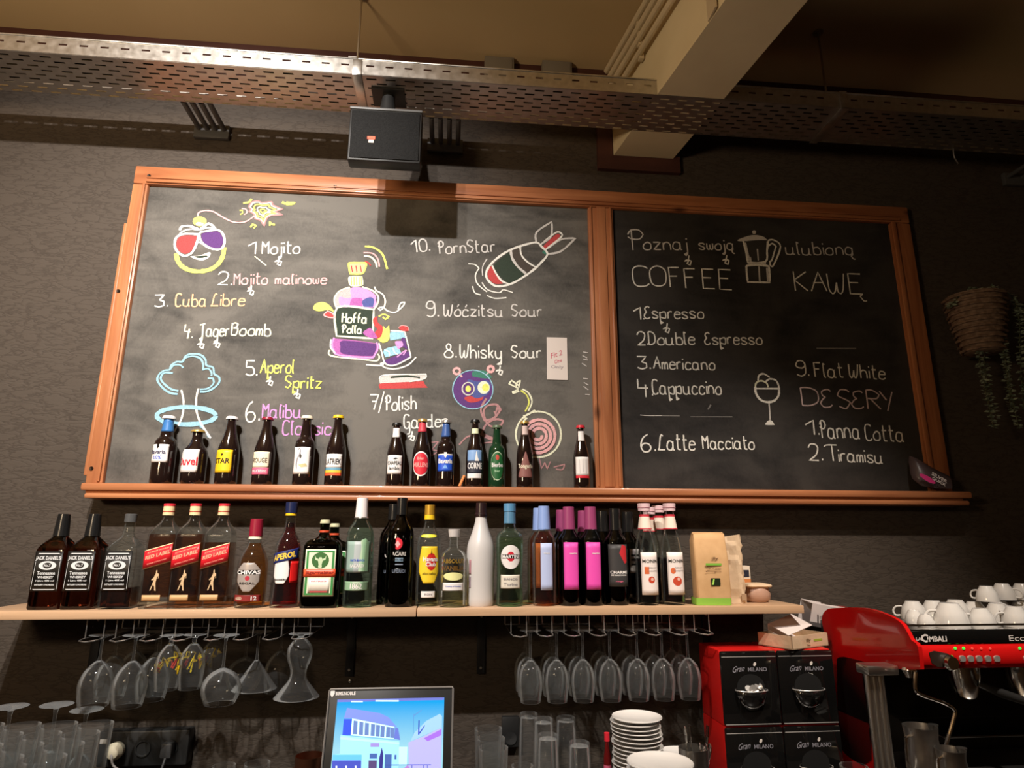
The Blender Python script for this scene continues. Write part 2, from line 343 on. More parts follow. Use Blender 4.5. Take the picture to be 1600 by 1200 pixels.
# ribbed supports from wall to tray
rib = mat('dark_grey_conduit', (.075, .075, .078), .45)
for (a, b, lb) in ((304, 353, 'four dark ribbed pipes from wall to tray, left end'), (671, 720, 'four dark pipes from wall to tray beside the black box'), (1560, 1630, 'dark pipes from wall to tray at the right edge')):
    xa, xb = P(a, 225, 0).x, P(b, 225, 0).x; z = TZ+.012
    t = thing('pipe_bracket', lb, 'pipe bracket', ((xa+xb)/2, 0, z), group='pipe brackets behind the tray'); h = (xb-xa)/2
    for k in range(4):
        x = -h+.012+k*(2*h-.024)/3; obj('pipe', MB().tube([(x, -.006, 0), (x, -.06, 0), (x, TY1+.016, 0)], .010, 10), rib, t)
    obj('wall_plate', MB().box(-h-.008, h+.008, -.006, WALLY-.001, -.04, .02, .002), rib, t)
tag(obj('wire_end', MB().tube([(P(1490, 236, -.195).x, -.195, TZ+.004), P(1490, 242, -.195), P(1492, 248, -.192), P(1497, 256, -.185)], .003, 6), galv), 'short bent wire end poking down under tray at right', 'wire')
# black box under the tray
bx0, bx1 = P(545, 200, -.34).x, P(659, 200, -.34).x; bz0 = P(600, 252, -.34).z; bz1 = P(600, 170, -.34).z
spk = thing('speaker_box', 'black box hanging under the metal tray above the chalkboard', 'speaker', ((bx0+bx1)/2, -.34, bz0)); h = (bx1-bx0)/2
bplas = mat('black_plastic', (.018, .018, .018), .42)
obj('body', MB().box(-h, h, 0, .06, 0, bz1-bz0, .008), bplas, spk)
obj('grille', MB().box(-h+.008, h-.008, -.004, -.0003, .008, bz1-bz0-.014, .002), noisy('speaker_cloth', (.010, .010, .010), (.018, .018, .018), (400, 400, 400), .8), spk)
obj('top_edge', MB().box(-h, h, -.004, .006, bz1-bz0-.008, bz1-bz0+.001, .002), mat('grey_edge', (.12, .12, .12), .4), spk)
obj('mount', MB().loft([(bz1-bz0, .035, .035, 2), (bz1-bz0+.02, .03, .03, 2), (TZ-bz0-.008, .022, .022, 2)], 16, cx=0, cy=.04).box(-.06, .06, .0, .10, TZ-bz0-.008, TZ-bz0-.0025), bplas, spk)
e = obj('emblem', MB().box(-.014, .014, -.0062, -.0045, 0, .012).box(-.009, .009, -.0062, -.0045, -.014, -.002), [cm('d8502c', .5), cm('d8c8b8', .5)], spk, (-h+.082, 0, .082))
e.data.polygons.foreach_set('material_index', [0]*6+[1]*6)
# ================================================================ blackboard
FX0, FX1, FZ0, FZ1 = -1.266, 1.980, 1.74, 2.987
board = thing('chalkboard', 'long wooden framed double chalkboard with drinks menu in chalk', 'chalkboard', (0, 0, FZ0))
fw = wood('frame_wood', (.50, .20, .085), (.30, .10, .04), 0, 1, .38); fwv = wood('frame_wood_upright', (.50, .20, .085), (.30, .10, .04), 2, 1, .38)
MX0, MX1 = P(922, 500, 0).x, P(962, 500, 0).x
TH = .078; YF = -.022
def mould(a, b, z0, z1, ax):
    mb = MB()
    if ax == 0: mb.box(a, b, YF, WALLY, z0, z1, .006); mb.box(a+.05, b-.05, YF-.008, YF+.002, z0+.006, z0+.018, .003).box(a+.05, b-.05, YF-.005, YF+.002, z0+.024, z0+.030, .002)
    else: mb.box(a, b, YF, WALLY, z0, z1, .006)
    return mb
obj('top_rail', mould(FX0, FX1, FZ1-TH-FZ0, FZ1-FZ0, 0), fw, board)
obj('stile', mould(FX0, FX0+.058, .002, FZ1-TH-FZ0-.001, 2).box(FX0+.040, FX0+.050, YF-.008, YF+.002, .01, FZ1-TH-FZ0-.002, .003).box(FX0-.012, FX0+.004, YF+.004, WALLY, .03, 1.0, .005), fwv, board)
obj('mullion', mould(MX0, MX1, .002, FZ1-TH-FZ0-.001, 2).box(MX0+.006, MX0+.014, YF-.006, YF+.002, .01, FZ1-TH-FZ0-.002, .003).box(MX1-.018, MX1-.008, YF-.006, YF+.002, .01, FZ1-TH-FZ0-.002, .003).box(MX0+.034, MX1-.034, YF-.004, YF+.002, .01, FZ1-TH-FZ0-.002, .001), fwv, board)
obj('stile', mould(FX1-.092, FX1, .002, FZ1-TH-FZ0-.001, 2).box(FX1-.094, FX1-.074, YF-.010, YF+.002, .005, FZ1-TH-FZ0-.002, .003), fwv, board)
lz = P(600, 782, -.09).z-FZ0; LX0, LX1 = P(126, 757, -.09).x, P(1518, 768, -.09).x
obj('ledge', MB().box(LX0, LX1, -.092, WALLY, -.026, .0, .007).box(LX0+.012, LX1-.03, -.078, WALLY, lz+.018, -.0262, .002).box(LX0+.014, LX1-.012, -.088, WALLY, lz, lz+.0178, .006), fw, board)
lb_ = board_mat('dusty_chalkboard', (.050, .047, .043), (.150, .138, .122), .60, 1.2, 2.3)
rb_ = board_mat('clean_chalkboard', (.017, .016, .016), (.045, .041, .038), .62, 1.2, 7.7)
obj('chalkboard_panel', MB().box(FX0+.05, MX0+.006, -.004, WALLY, .0, FZ1-TH-FZ0+.004), lb_, board, smooth=0)
obj('chalkboard_panel', MB().box(MX1-.006, FX1-.085, -.004, WALLY, .0, FZ1-TH-FZ0+.004), rb_, board, smooth=0)
scr = mat('screw_dark', (.03, .02, .015), .4, .8)
for (px, py) in ((233, 275), (524, 292), (143, 732), (943, 487), (952, 738), (185, 455)):
    q = P(px, py, YF); obj('screw', MB().ring([(.001, 0), (.007, 0), (.007, .0025), (.001, .0015)], 12), scr, board, (q.x, YF-.0002, q.z-FZ0), (PI/2, 0, 0))
# ---------------------------------------------------------------- chalk
GL = {
'0': '2d0b061434464b2d', '1': '0a3d34', '2': '0b1d3d4b370444', '3': '0d4d2948452405', '4': '0d0848|3a33', '5': '4d0d0939474524 05', '6': '3d1b07143446381806',
'7': '0d4d24|1939', '8': '293a3c2d1c1a29|2947453414050729', '9': '4b3d1d0b0a19394b|4c462405', '.': '0405', "'": '0d0b', '/': '3f02',
'A': '043d54|1848', 'B': '0d04|0c2d4c3a19|1949473424 04', 'C': '4c3d1d0b06143445', 'D': '0d04|0d2d4b46240 4', 'E': '4d0d0444|0939', '€': '4c3d1c1a29|29180614 3445', 'F': '4d0d04|0939',
'G': '4c3d1d0b0614344646484 828|4641302 0', 'H': '0d04|4d44|0949', 'J': '0c5d|3d322 01233', 'K': '0d04|4d0944', 'L': '4c3d2b1504|0454', 'M': '040d294d44', 'O': '2d0b061434464b2d',
'P': '0b1d3d4b39190a|1d14', 'R': '0d04|0d2d4b3909|1944', 'S': '4c3d1d0b0a3847352 40 5', 'T': '0c1d5d|3d34', 'W': '0d0614 2539|39354456 6d', 'Y': '0d29|4d24', 'Ę': '4d0d0444|0939|44334151',
'a': '48391907051434 46|494454', 'b': '0d04|0819394745 3414 05', 'c': '4839190705143445', 'e': '074748391907051 43445', 'f': '3d2d1b14|0939', 'g': '48391907051434 46|494130103142', 'h': '0d04|0719394744',
'i': '0904|0b0c', 'j': '3932 2011 3122|3b3c', 'k': '0d04|3906|1734', 'l': '1c0d0514', 'm': '0904|0719282 4|273948 44', 'n': '0904|07193947 44', 'o': '290705143445 4829', 'p': '0901 00 2111 02|0839484534 05', 'r': '0904|071939',
's': '4839190817364534 1405', 't': '1d1524 34|0a3a', 'u': '0905143446|494454', 'w': '0905142528|25344549', 'x': '0944|4904', 'y': '0906143446|494130103142', 'z': '09490444',
'ą': '48391907051434 46|4944|44334151', 'ó': '290705143445 4829|2b3d', 'ć': '4839190705143445|2b3d', 'd': '48391907051434 46|4d4454'}
def smooth_pl(pts, n=3, corner=72):
    pts = [Vector(p) for p in pts]
    if len(pts) < 3: return pts
    out = []; L = len(pts); closed = (pts[0]-pts[-1]).length < 1e-6
    def isc(i):
        if i in (0, L-1): return not closed
        a = pts[i]-pts[i-1]; b = pts[i+1]-pts[i]
        return a.length > 0 and b.length > 0 and a.angle(b, 0) > math.radians(corner)
    for i in range(L-1):
        p1, p2 = pts[i], pts[i+1]
        p0 = (pts[i-1] if i else pts[-2] if closed else p1); p3 = (pts[i+2] if i+2 < L else pts[1] if closed else p2)
        if isc(i): p0 = p1
        if isc(i+1): p3 = p2
        for k in range(n):
            t = k/n; out.append(.5*((2*p1)+(p2-p0)*t+(2*p0-5*p1+4*p2-p3)*t*t+(3*p1-p0-3*p2+p3)*t**3))
    out.append(pts[-1]); return out
CY = -.0052; RB = [0]
def ribbon(mb, pts, w, y=CY, mi=0):
    # pts: world (x, z) pairs; a thin raised chalk line
    pts = [Vector((p[0], p[1])) for p in pts]; o = len(mb.v); L = len(pts); RB[0] = (RB[0]+1) % 25; y -= RB[0]*.00003
    if L < 2: return
    for i, p in enumerate(pts):
        d = pts[min(i+1, L-1)]-pts[max(i-1, 0)]
        d = d.normalized() if d.length > 0 else Vector((1, 0)); n = Vector((-d.y, d.x)); ww = w*.5*random.uniform(.82, 1.15)
        for s in (-1, 1): mb.v.append((p.x+n.x*ww*s, y-i*.000006, p.y+n.y*ww*s))
    for i in range(L-1): a = o+2*i; mb.f.append((a, a+1, a+3, a+2)); mb.m.append(mi)
def finish_flat(name, mb, m, parent=board, label=None, y=CY):
    if not mb.v: return
    mb.v = [(a, b, c-FZ0) for a, b, c in mb.v]
    # give the chalk a hair of thickness
    o = obj(name, mb, m, parent, fix=False, smooth=0)
    if label: o['label'] = label
    return o
def px2(p, o, s): q = P(o[0]+p[0]/s, o[1]+p[1]/s, CY); return (q.x, q.z)
def glyphs(word, A, B, hgt, w, mb):
    # write the word from A to B (world x,z baseline ends) with capitals hgt tall
    adv = 0; items = []
    for ch in word:
        if ch == ' ': adv += 4.5; continue
        st = []; mw = 0
        for sg in GL[ch].replace(' ', '').split('|'):
            pt = [(int(sg[i]), int(sg[i+1], 16)-4) for i in range(0, len(sg)-1, 2)]; st.append(pt); mw = max(mw, max(p[0] for p in pt))
        if ch == 'j': adv -= 2
        items.append((adv, st)); adv += mw+(1.6 if ch != '.' else 1.2)
    adv -= 1.6; A = Vector(A); B = Vector(B); ex = (B-A)/max(adv, 1); ey = Vector((-ex.y, ex.x)).normalized()*hgt/9
    for ax, st in items:
        jx, jy = random.uniform(-.2, .2), random.uniform(-.2, .2)
        for pt in st:
            ribbon(mb, smooth_pl([A+ex*(ax+x+jx)+ey*(y+jy) for x, y in pt], 3), w)
WHT = chalk_mat('white_chalk', (.80, .78, .72)); YEL = chalk_mat('yellow_chalk', (.74, .76, .16)); PNK = chalk_mat('pink_chalk', (.80, .42, .42)); ORG = chalk_mat('orange_chalk', (.82, .50, .28))
LIL = chalk_mat('lilac_chalk', (.66, .30, .62)); BLU = chalk_mat('light_blue_chalk', (.30, .54, .66)); PUR = chalk_mat('purple_chalk', (.11, .04, .18)); RED = chalk_mat('red_chalk', (.50, .06, .06)); GRN = chalk_mat('green_chalk', (.05, .20, .14))
DBL = chalk_mat('deep_blue_chalk', (.08, .10, .30)); GRY = chalk_mat('faint_chalk', (.20, .19, .18)); LEM = chalk_mat('pale_lemon_chalk', (.80, .80, .60)); MAG = chalk_mat('magenta_chalk', (.42, .12, .38)); DPK = chalk_mat('faint_pink_chalk', (.42, .22, .22))
DGR = chalk_mat('dark_green_chalk', (.03, .045, .03)); WH2 = chalk_mat('dim_white_chalk', (.60, .57, .54)); BRN = chalk_mat('brown_chalk', (.07, .055, .045))
ZA = ((200, 290), 4.444); ZB = ((200, 500), 4.444); ZCc = ((470, 370), 5); ZD = ((560, 540), 4); ZE = ((600, 320), 4.444); ZF = ((940, 330), 5.333); ZG = ((1180, 340), 5.333); ZH = ((940, 520), 5.333); ZI = ((1180, 540), 5)
def chalk_text(lines, label, m, width=.0056):
    # every line: (zoom frame, word, x0, y0, x1, y1, cap height in zoom pixels); one part per word
    for (o, s), wd, x0, y0, x1, y1, h in lines:
        mb = MB(); glyphs(wd, px2((x0, y0), o, s), px2((x1, y1), o, s), h/s/410, width, mb)
        finish_flat('chalk_lettering', mb, m, board, label if len(lines) == 1 else 'chalk writing reading '+wd.replace('€', 'E').rstrip('.'))
for fr in [
 ([(ZA, '1', 832, 475, 885, 475, 95), (ZA, 'Mojito', 932, 472, 1192, 470, 95)], 'mint-white chalk writing reading 1 Mojito', WHT),
 ([(ZA, '2.', 622, 688, 712, 690, 95)], 'white chalk number 2', WHT), ([(ZA, 'Mojito', 738, 688, 968, 684, 85), (ZA, 'malinowe', 1024, 684, 1378, 682, 78)], 'pink chalk writing reading Mojito malinowe', PNK),
 ([(ZA, '3.', 185, 843, 270, 840, 88)], 'white chalk number 3', WHT), ([(ZA, 'Cuba', 330, 838, 540, 838, 92), (ZA, 'Libre', 572, 835, 810, 833, 90)], 'orange chalk writing reading Cuba Libre', ORG),
 ([(ZA, '4.', 385, 1050, 440, 1055, 90), (ZA, 'Jager', 492, 1045, 700, 1045, 90), (ZA, 'Boomb', 718, 1038, 988, 1045, 88)], 'white chalk writing reading 4 Jager Boomb', LEM),
 ([(ZB, '5.', 818, 385, 890, 385, 105), (ZB, '6.', 820, 705, 905, 700, 135)], 'white chalk numbers 5 and 6', WHT),
 ([(ZB, 'Aperol', 918, 370, 1150, 368, 98), (ZB, 'Spritz', 1092, 472, 1342, 475, 85)], 'yellow chalk writing reading Aperol Spritz', YEL),
 ([(ZB, 'Malibu', 932, 680, 1198, 678, 95), (ZB, 'Classic', 1075, 796, 1408, 796, 95)], 'lilac chalk writing reading Malibu Classic', LIL),
 ([(ZE, '10.', 195, 332, 315, 320, 98), (ZE, 'PornStar', 378, 342, 772, 325, 98)], 'white chalk writing reading 10 PornStar', WH2),
 ([(ZE, '9.', 297, 778, 370, 775, 115), (ZE, 'Wóćzitsu', 418, 775, 822, 775, 90), (ZE, 'Sour', 890, 775, 1098, 775, 88)], 'white chalk writing reading Wóćzitsu Sour', WH2),
 ([(ZE, '8.', 425, 1058, 495, 1058, 100), (ZE, 'Whisky', 528, 1064, 812, 1064, 100), (ZE, 'Sour', 890, 1064, 1092, 1060, 88)], 'white chalk writing reading 8 Whisky Sour', WHT),
 ([(ZD, '7', 72, 400, 125, 400, 95), (ZD, '/', 128, 400, 158, 400, 95), (ZD, 'Polish', 168, 405, 362, 400, 90), (ZD, 'Garden', 285, 515, 562, 505, 82)], 'white chalk writing reading 7 Polish Garden', WHT),
 ([(ZF, 'P', 235, 325, 365, 325, 200), (ZF, 'oznaj', 350, 322, 712, 322, 130), (ZF, 'swoją', 815, 320, 1105, 322, 110)], 'grey white chalk writing reading Poznaj swoją', WH2),
 ([(ZF, 'C', 265, 625, 392, 622, 190), (ZF, 'O', 420, 622, 545, 622, 190), (ZF, 'F', 575, 632, 662, 632, 190), (ZF, 'F', 705, 638, 795, 638, 188), (ZF, 'E', 850, 645, 945, 648, 190), (ZF, 'E', 990, 650, 1090, 655, 195)], 'large white chalk capitals reading COFFEE', WHT),
 ([(ZG, 'ulubioną', 262, 308, 826, 312, 130)], 'grey chalk writing reading ulubioną', WH2),
 ([(ZG, 'K', 335, 612, 440, 615, 190), (ZG, 'A', 470, 615, 600, 615, 190), (ZG, 'W', 625, 632, 765, 632, 200), (ZG, 'Ę', 795, 638, 925, 642, 200)], 'large white chalk capitals reading KAWĘ', WHT),
 ([(ZF, '1.', 265, 900, 348, 902, 115), (ZF, '€spresso', 358, 893, 850, 893, 112), (ZF, '2.', 298, 1115, 382, 1115, 120), (ZF, 'Double', 398, 1112, 778, 1110, 115), (ZF, '€spresso', 862, 1108, 1338, 1108, 108),
   (ZH, '3.', 300, 300, 398, 300, 112), (ZH, 'Americano', 432, 300, 942, 310, 110), (ZH, '4.', 308, 520, 418, 522, 145), (ZH, 'Cappuccino', 428, 512, 998, 510, 125),
   (ZH, '6.', 332, 985, 440, 985, 145), (ZH, 'Latte', 470, 972, 778, 975, 130), (ZH, 'Macciato', 848, 968, 1272, 968, 112)], 'white chalk coffee list from Espresso down to Latte Macciato', WHT),
 ([(ZI, '9.', 325, 235, 415, 238, 130), (ZI, 'Flat', 470, 245, 688, 248, 122), (ZI, 'White', 740, 250, 1015, 262, 118), (ZI, '1.', 400, 695, 492, 698, 120), (ZI, 'Panna', 512, 720, 818, 725, 140),
   (ZI, 'Cotta', 865, 738, 1162, 748, 130), (ZI, '2.', 425, 895, 522, 898, 130), (ZI, 'T', 552, 903, 650, 903, 130), (ZI, 'iramisu', 655, 905, 998, 918, 110)], 'white chalk lines Flat White, Panna Cotta and Tiramisu', WHT),
 ([(ZI, 'D', 365, 470, 490, 470, 150), (ZI, '€', 515, 480, 605, 480, 150), (ZI, 'S', 655, 490, 745, 492, 160), (ZI, '€', 755, 485, 850, 490, 150), (ZI, 'R', 880, 495, 980, 498, 160), (ZI, 'Y', 990, 505, 1090, 510, 165)], 'pinkish white chalk capitals reading DESERY', chalk_mat('pinkish_white_chalk', (.66, .52, .52)))]:
    chalk_text(*fr)
def drawing(label, frame, items, name='chalk_drawing'):
    # items: ('l', material, width, pts...) lines or ('f', material, pts) hatched fills
    ms = []; mb = MB(); o, s = frame; fy = 0
    for it in items:
        k, m = it[0], it[1]
        if m not in ms: ms.append(m)
        mi = ms.index(m)
        if k == 'l': ribbon(mb, smooth_pl([px2(p, o, s) for p in it[3]], 4), it[2], mi=mi)
        elif k == 'e':
            cx, cy, rx, ry, w = it[2]; a0, a1 = it[3] if len(it) > 3 else (0, 360)
            n = 36; ribbon(mb, [px2((cx+rx*math.cos(math.radians(a0+(a1-a0)*i/n)), cy+ry*math.sin(math.radians(a0+(a1-a0)*i/n))), o, s) for i in range(n+1)], w, mi=mi)
        elif k == 'f':      # solid fill, each later fill a hair nearer the viewer
            fy += 1; pts = smooth_pl([px2(p, o, s) for p in it[2]], 3); q = len(mb.v)
            mb.v += [(p[0], CY+.0009-.00008*fy, p[1]) for p in pts]; mb.f.append(tuple(range(q, q+len(pts)))); mb.m.append(mi)
        elif k == 'h':      # scribbled fill
            cx0, cy0, cx1, cy1, n, sl, w = it[2]
            for i in range(n):
                t = (i+.5)/n; ribbon(mb, [px2((cx0+(cx1-cx0)*t+sl, cy0), o, s), px2((cx0+(cx1-cx0)*t-sl, cy1), o, s)], w, mi=mi)
    mb.v = [(a, b, c-FZ0) for a, b, c in mb.v]
    ob = obj(name, mb, ms, board, fix=False, smooth=0); ob['label'] = label
    return ob
L_ = .0068
lensL = [(350, 350), (400, 335), (470, 338), (490, 350), (470, 420), (440, 470), (390, 488), (345, 460), (325, 420), (330, 375), (350, 350)]
lensR = [(497, 330), (560, 315), (620, 308), (655, 330), (672, 380), (658, 430), (620, 445), (560, 430), (510, 390), (497, 330)]
sh = lambda L, k: [(sum(p[0] for p in L)/len(L)+(x-sum(p[0] for p in L)/len(L))*k, sum(p[1] for p in L)/len(L)+(y-sum(p[1] for p in L)/len(L))*k) for x, y in L]
star = [(850, 150), (870, 120), (910, 115), (930, 125), (990, 120), (1000, 140), (1060, 165), (1010, 180), (1060, 200), (990, 205), (960, 225), (945, 270), (920, 235), (890, 225), (880, 195), (850, 180), (865, 165), (850, 150)]
drawing('chalk drawing of a grinning bomb in red and purple sunglasses with burst fuse', ZA, [
 ('f', PUR, sh(lensR, .86)), ('f', RED, sh(lensL, .84)), ('f', YEL, [(452, 262), (455, 228), (495, 213), (540, 230), (540, 265), (495, 282), (452, 262)]), ('f', LEM, [(470, 262), (490, 252), (525, 262), (520, 276), (480, 276), (470, 262)]),
 ('l', WHT, .009, lensL), ('l', WHT, .009, lensR), ('l', PNK, .006, [(487, 215), (490, 190), (530, 175), (590, 180), (650, 215), (720, 250), (780, 258), (830, 245), (880, 210)]),
 ('l', WHT, .01, [(360, 310), (375, 285), (430, 282), (490, 305)]), ('l', WHT, .01, [(505, 300), (560, 262), (590, 280), (612, 308)]), ('l', WHT, .007, [(352, 350), (375, 322), (430, 303), (500, 305), (560, 292), (615, 308)]),
 ('l', WHT, .005, [(480, 390), (500, 396), (515, 408)]), ('l', WHT, .005, [(478, 375), (495, 368), (512, 385)]),
 ('f', WHT, [(435, 490), (500, 485), (560, 462), (575, 470), (560, 500), (520, 518), (480, 514), (445, 500), (435, 490)]), ('f', DGR, [(455, 492), (545, 485), (550, 494), (500, 504), (455, 492)]),
 ('l', YEL, .017, [(335, 470), (345, 520), (375, 560), (430, 588), (500, 596), (575, 580), (630, 540), (660, 485), (668, 430)]),
 ('l', LEM, .0065, star), ('l', YEL, .006, sh(star, .74)), ('l', LEM, .005, sh(star, .45)), ('l', YEL, .005, sh(star, .2)), ('l', DPK, .006, sh(star, 1.12)),
 ('l', YEL, .005, [(775, 172), (795, 172), (795, 192), (778, 200)]), ('l', PNK, .005, [(790, 160), (820, 165), (825, 190), (805, 202)]), ('l', YEL, .008, [(800, 122), (840, 115), (858, 92)]),
 ('l', YEL, .010, [(1070, 115), (1110, 130), (1160, 122), (1100, 118)]), ('l', YEL, .007, [(850, 290), (865, 268), (890, 278), (872, 298)]), ('l', YEL, .007, [(985, 280), (985, 252), (1000, 268), (1020, 272)]), ('l', LEM, .004, [(880, 490), (960, 555)])])
drawing('chalk drawing of a mushroom cloud tree in light blue with white trunk', ZB, [
 ('l', BLU, .007, [(345, 515), (290, 505), (240, 470), (205, 420), (215, 380), (250, 352), (290, 345), (300, 315), (340, 290), (380, 290), (400, 250), (450, 235), (510, 245), (540, 280), (545, 315), (590, 330), (600, 375), (630, 395), (635, 430), (600, 470), (550, 495), (500, 500)]),
 ('l', BLU, .007, [(350, 492), (300, 480), (250, 442), (228, 405), (250, 368), (312, 368)]), ('l', BLU, .006, [(296, 342), (318, 315), (360, 312), (385, 332)]), ('l', BLU, .007, [(372, 296), (400, 262), (450, 252), (500, 265), (522, 305), (522, 350)]),
 ('l', BLU, .006, [(525, 342), (562, 340), (582, 372), (578, 388)]), ('l', BLU, .006, [(555, 405), (590, 405), (595, 440), (555, 475), (500, 482)]),
 ('e', BLU, (405, 665, 205, 60, .016)), ('l', WHT, .007, [(370, 485), (385, 550), (385, 620), (370, 690), (330, 760), (305, 800)]), ('l', WHT, .007, [(490, 475), (475, 540), (475, 620), (490, 680), (520, 740), (575, 822)]), ('l', BLU, .006, [(500, 735), (540, 770), (560, 815)])])
drawing('chalk drawing of a purple bottle bursting beside a whisky glass', ZCc, [
 ('f', PNK, [(385, 400), (350, 410), (292, 442), (270, 490), (280, 538), (305, 548), (420, 552), (420, 400), (385, 400)]), ('f', LIL, [(300, 470), (360, 480), (430, 470), (560, 480), (590, 500), (565, 552), (330, 548), (300, 470)]),
 ('f', LIL, [(390, 402), (480, 398), (555, 430), (590, 470), (580, 500), (400, 490), (390, 402)]), ('f', DBL, [(480, 500), (540, 470), (572, 490), (565, 548), (490, 548), (480, 500)]), ('f', MAG, [(400, 480), (480, 480), (480, 548), (380, 548), (400, 480)]),
 ('f', ORG, [(374, 215), (392, 205), (500, 206), (508, 225), (495, 268), (470, 288), (388, 288), (374, 215)]), ('f', LEM, [(380, 308), (480, 308), (488, 350), (478, 382), (392, 386), (372, 350), (380, 308)]),
 ('f', MAG, [(262, 795), (588, 832), (598, 870), (572, 920), (540, 938), (300, 920), (258, 880), (247, 840), (262, 795)]), ('f', PUR, [(330, 810), (588, 836), (590, 870), (570, 915), (540, 932), (330, 915), (310, 860), (330, 810)]),
 ('f', DGR, [(290, 560), (562, 575), (552, 788), (286, 770), (290, 560)]),
 ('l', LEM, .008, [(285, 552), (570, 568), (560, 795), (280, 775), (285, 552)]), ('l', LEM, .007, [(385, 395), (345, 405), (290, 435), (262, 490), (275, 545), (285, 552)]), ('l', LEM, .007, [(480, 392), (560, 420), (604, 465), (600, 520), (570, 568)]),
 ('l', YEL, .007, [(374, 215), (392, 203), (500, 204), (510, 225), (495, 268), (470, 290), (386, 290), (374, 215)])]+[('l', YEL, .004, [(x, 312), (x+2, 380)]) for x in (395, 415, 435, 455, 472)]+[('l', RED, .004, [(x, 225), (x+8, 275)]) for x in (395, 430, 465)]+
 [('l', LIL, .007, [(262, 788), (245, 830), (255, 885), (300, 925), (540, 945), (578, 920), (602, 870), (592, 825)]),
 ('l', LEM, .006, [(225, 885), (215, 910), (260, 935), (500, 960), (590, 970), (615, 940), (600, 915)]), ('l', WHT, .006, [(238, 800), (232, 860), (270, 910)]),
 ('l', YEL, .008, [(500, 75), (570, 85), (640, 140), (675, 252)]), ('l', PNK, .006, [(490, 125), (560, 130), (600, 170), (615, 235)]), ('l', LEM, .007, [(495, 150), (550, 160), (585, 200), (595, 240)]), ('l', RED, .006, [(500, 190), (530, 205), (545, 225)]),
 ('f', YEL, [(95, 560), (120, 520), (180, 510), (230, 540), (272, 600), (220, 572), (140, 582), (95, 560)]), ('f', RED, [(180, 612), (210, 580), (250, 600), (270, 632), (220, 630), (180, 612)]), ('l', PNK, .005, [(180, 612), (210, 580), (250, 600), (270, 632), (220, 630), (180, 612)]),
 ('l', WHT, .006, [(575, 390), (590, 420), (640, 450), (660, 500), (650, 550), (620, 575), (605, 560), (640, 550), (680, 580), (740, 590), (800, 540), (812, 512), (780, 520), (760, 568)]),
 ('f', BLU, [(700, 745), (800, 735), (818, 790), (700, 810), (700, 745)]), ('f', BLU, [(650, 880), (760, 850), (785, 910), (660, 942), (650, 880)]), ('f', PUR, [(662, 962), (850, 892), (860, 938), (760, 998), (672, 1000), (662, 962)]), ('f', PUR, [(790, 790), (812, 790), (835, 880), (770, 850), (790, 790)]), ('f', LIL, [(735, 820), (790, 815), (800, 850), (760, 880), (735, 820)]),
 ('l', WHT, .006, [(610, 830), (632, 900), (660, 990), (740, 1002), (860, 940), (835, 830), (810, 740), (700, 735)]), ('l', LIL, .005, [(750, 940), (800, 900), (825, 885), (800, 925)]), ('l', WHT, .004, [(655, 885), (690, 900), (690, 935)]), ('l', WHT, .004, [(720, 870), (735, 905), (760, 920)]),
 ('f', YEL, [(640, 700), (660, 720), (690, 690), (692, 800), (640, 828), (600, 800), (640, 700)]), ('f', RED, [(565, 640), (600, 620), (602, 670), (640, 705), (630, 775), (592, 800), (568, 765), (600, 722), (572, 690), (565, 640)]), ('f', MAG, [(485, 750), (540, 710), (572, 742), (602, 792), (540, 790), (485, 750)]),
 ('l', YEL, .006, [(608, 622), (650, 605), (690, 625), (660, 645), (640, 625)]), ('f', RED, [(765, 715), (790, 695), (835, 705), (842, 735), (800, 738), (765, 715)]), ('l', PNK, .005, [(765, 712), (790, 695), (835, 705), (842, 735)]),
 ('l', WHT, .006, [(510, 1000), (630, 1005), (645, 985), (622, 990), (660, 1022), (740, 1032), (840, 1000), (900, 940)])])
mbh = MB()
for wd, a, b, c, d, h in (('Hoffa', 322, 668, 515, 675, 78), ('Polla', 322, 752, 475, 755, 66)): glyphs(wd, px2((a, b), *ZCc), px2((c, d), *ZCc), h/5/410, .006, mbh)
finish_flat('chalk_lettering', mbh, LEM, board, 'pale chalk writing Hoffa Polla on the drawn bottle label')
drawing('chalk stripe flag, white over red', ZCc, [('f', WH2, [(612, 1112), (660, 1082), (975, 1077), (965, 1112), (900, 1132), (620, 1147), (612, 1112)]), ('f', RED, [(612, 1150), (700, 1140), (960, 1128), (968, 1150), (992, 1178), (900, 1180), (620, 1190), (612, 1150)]), ('l', WHT, .005, [(615, 1110), (660, 1080), (978, 1074), (968, 1108), (850, 1132)]), ('l', DGR, .006, [(700, 1098), (830, 1088), (930, 1100)])])
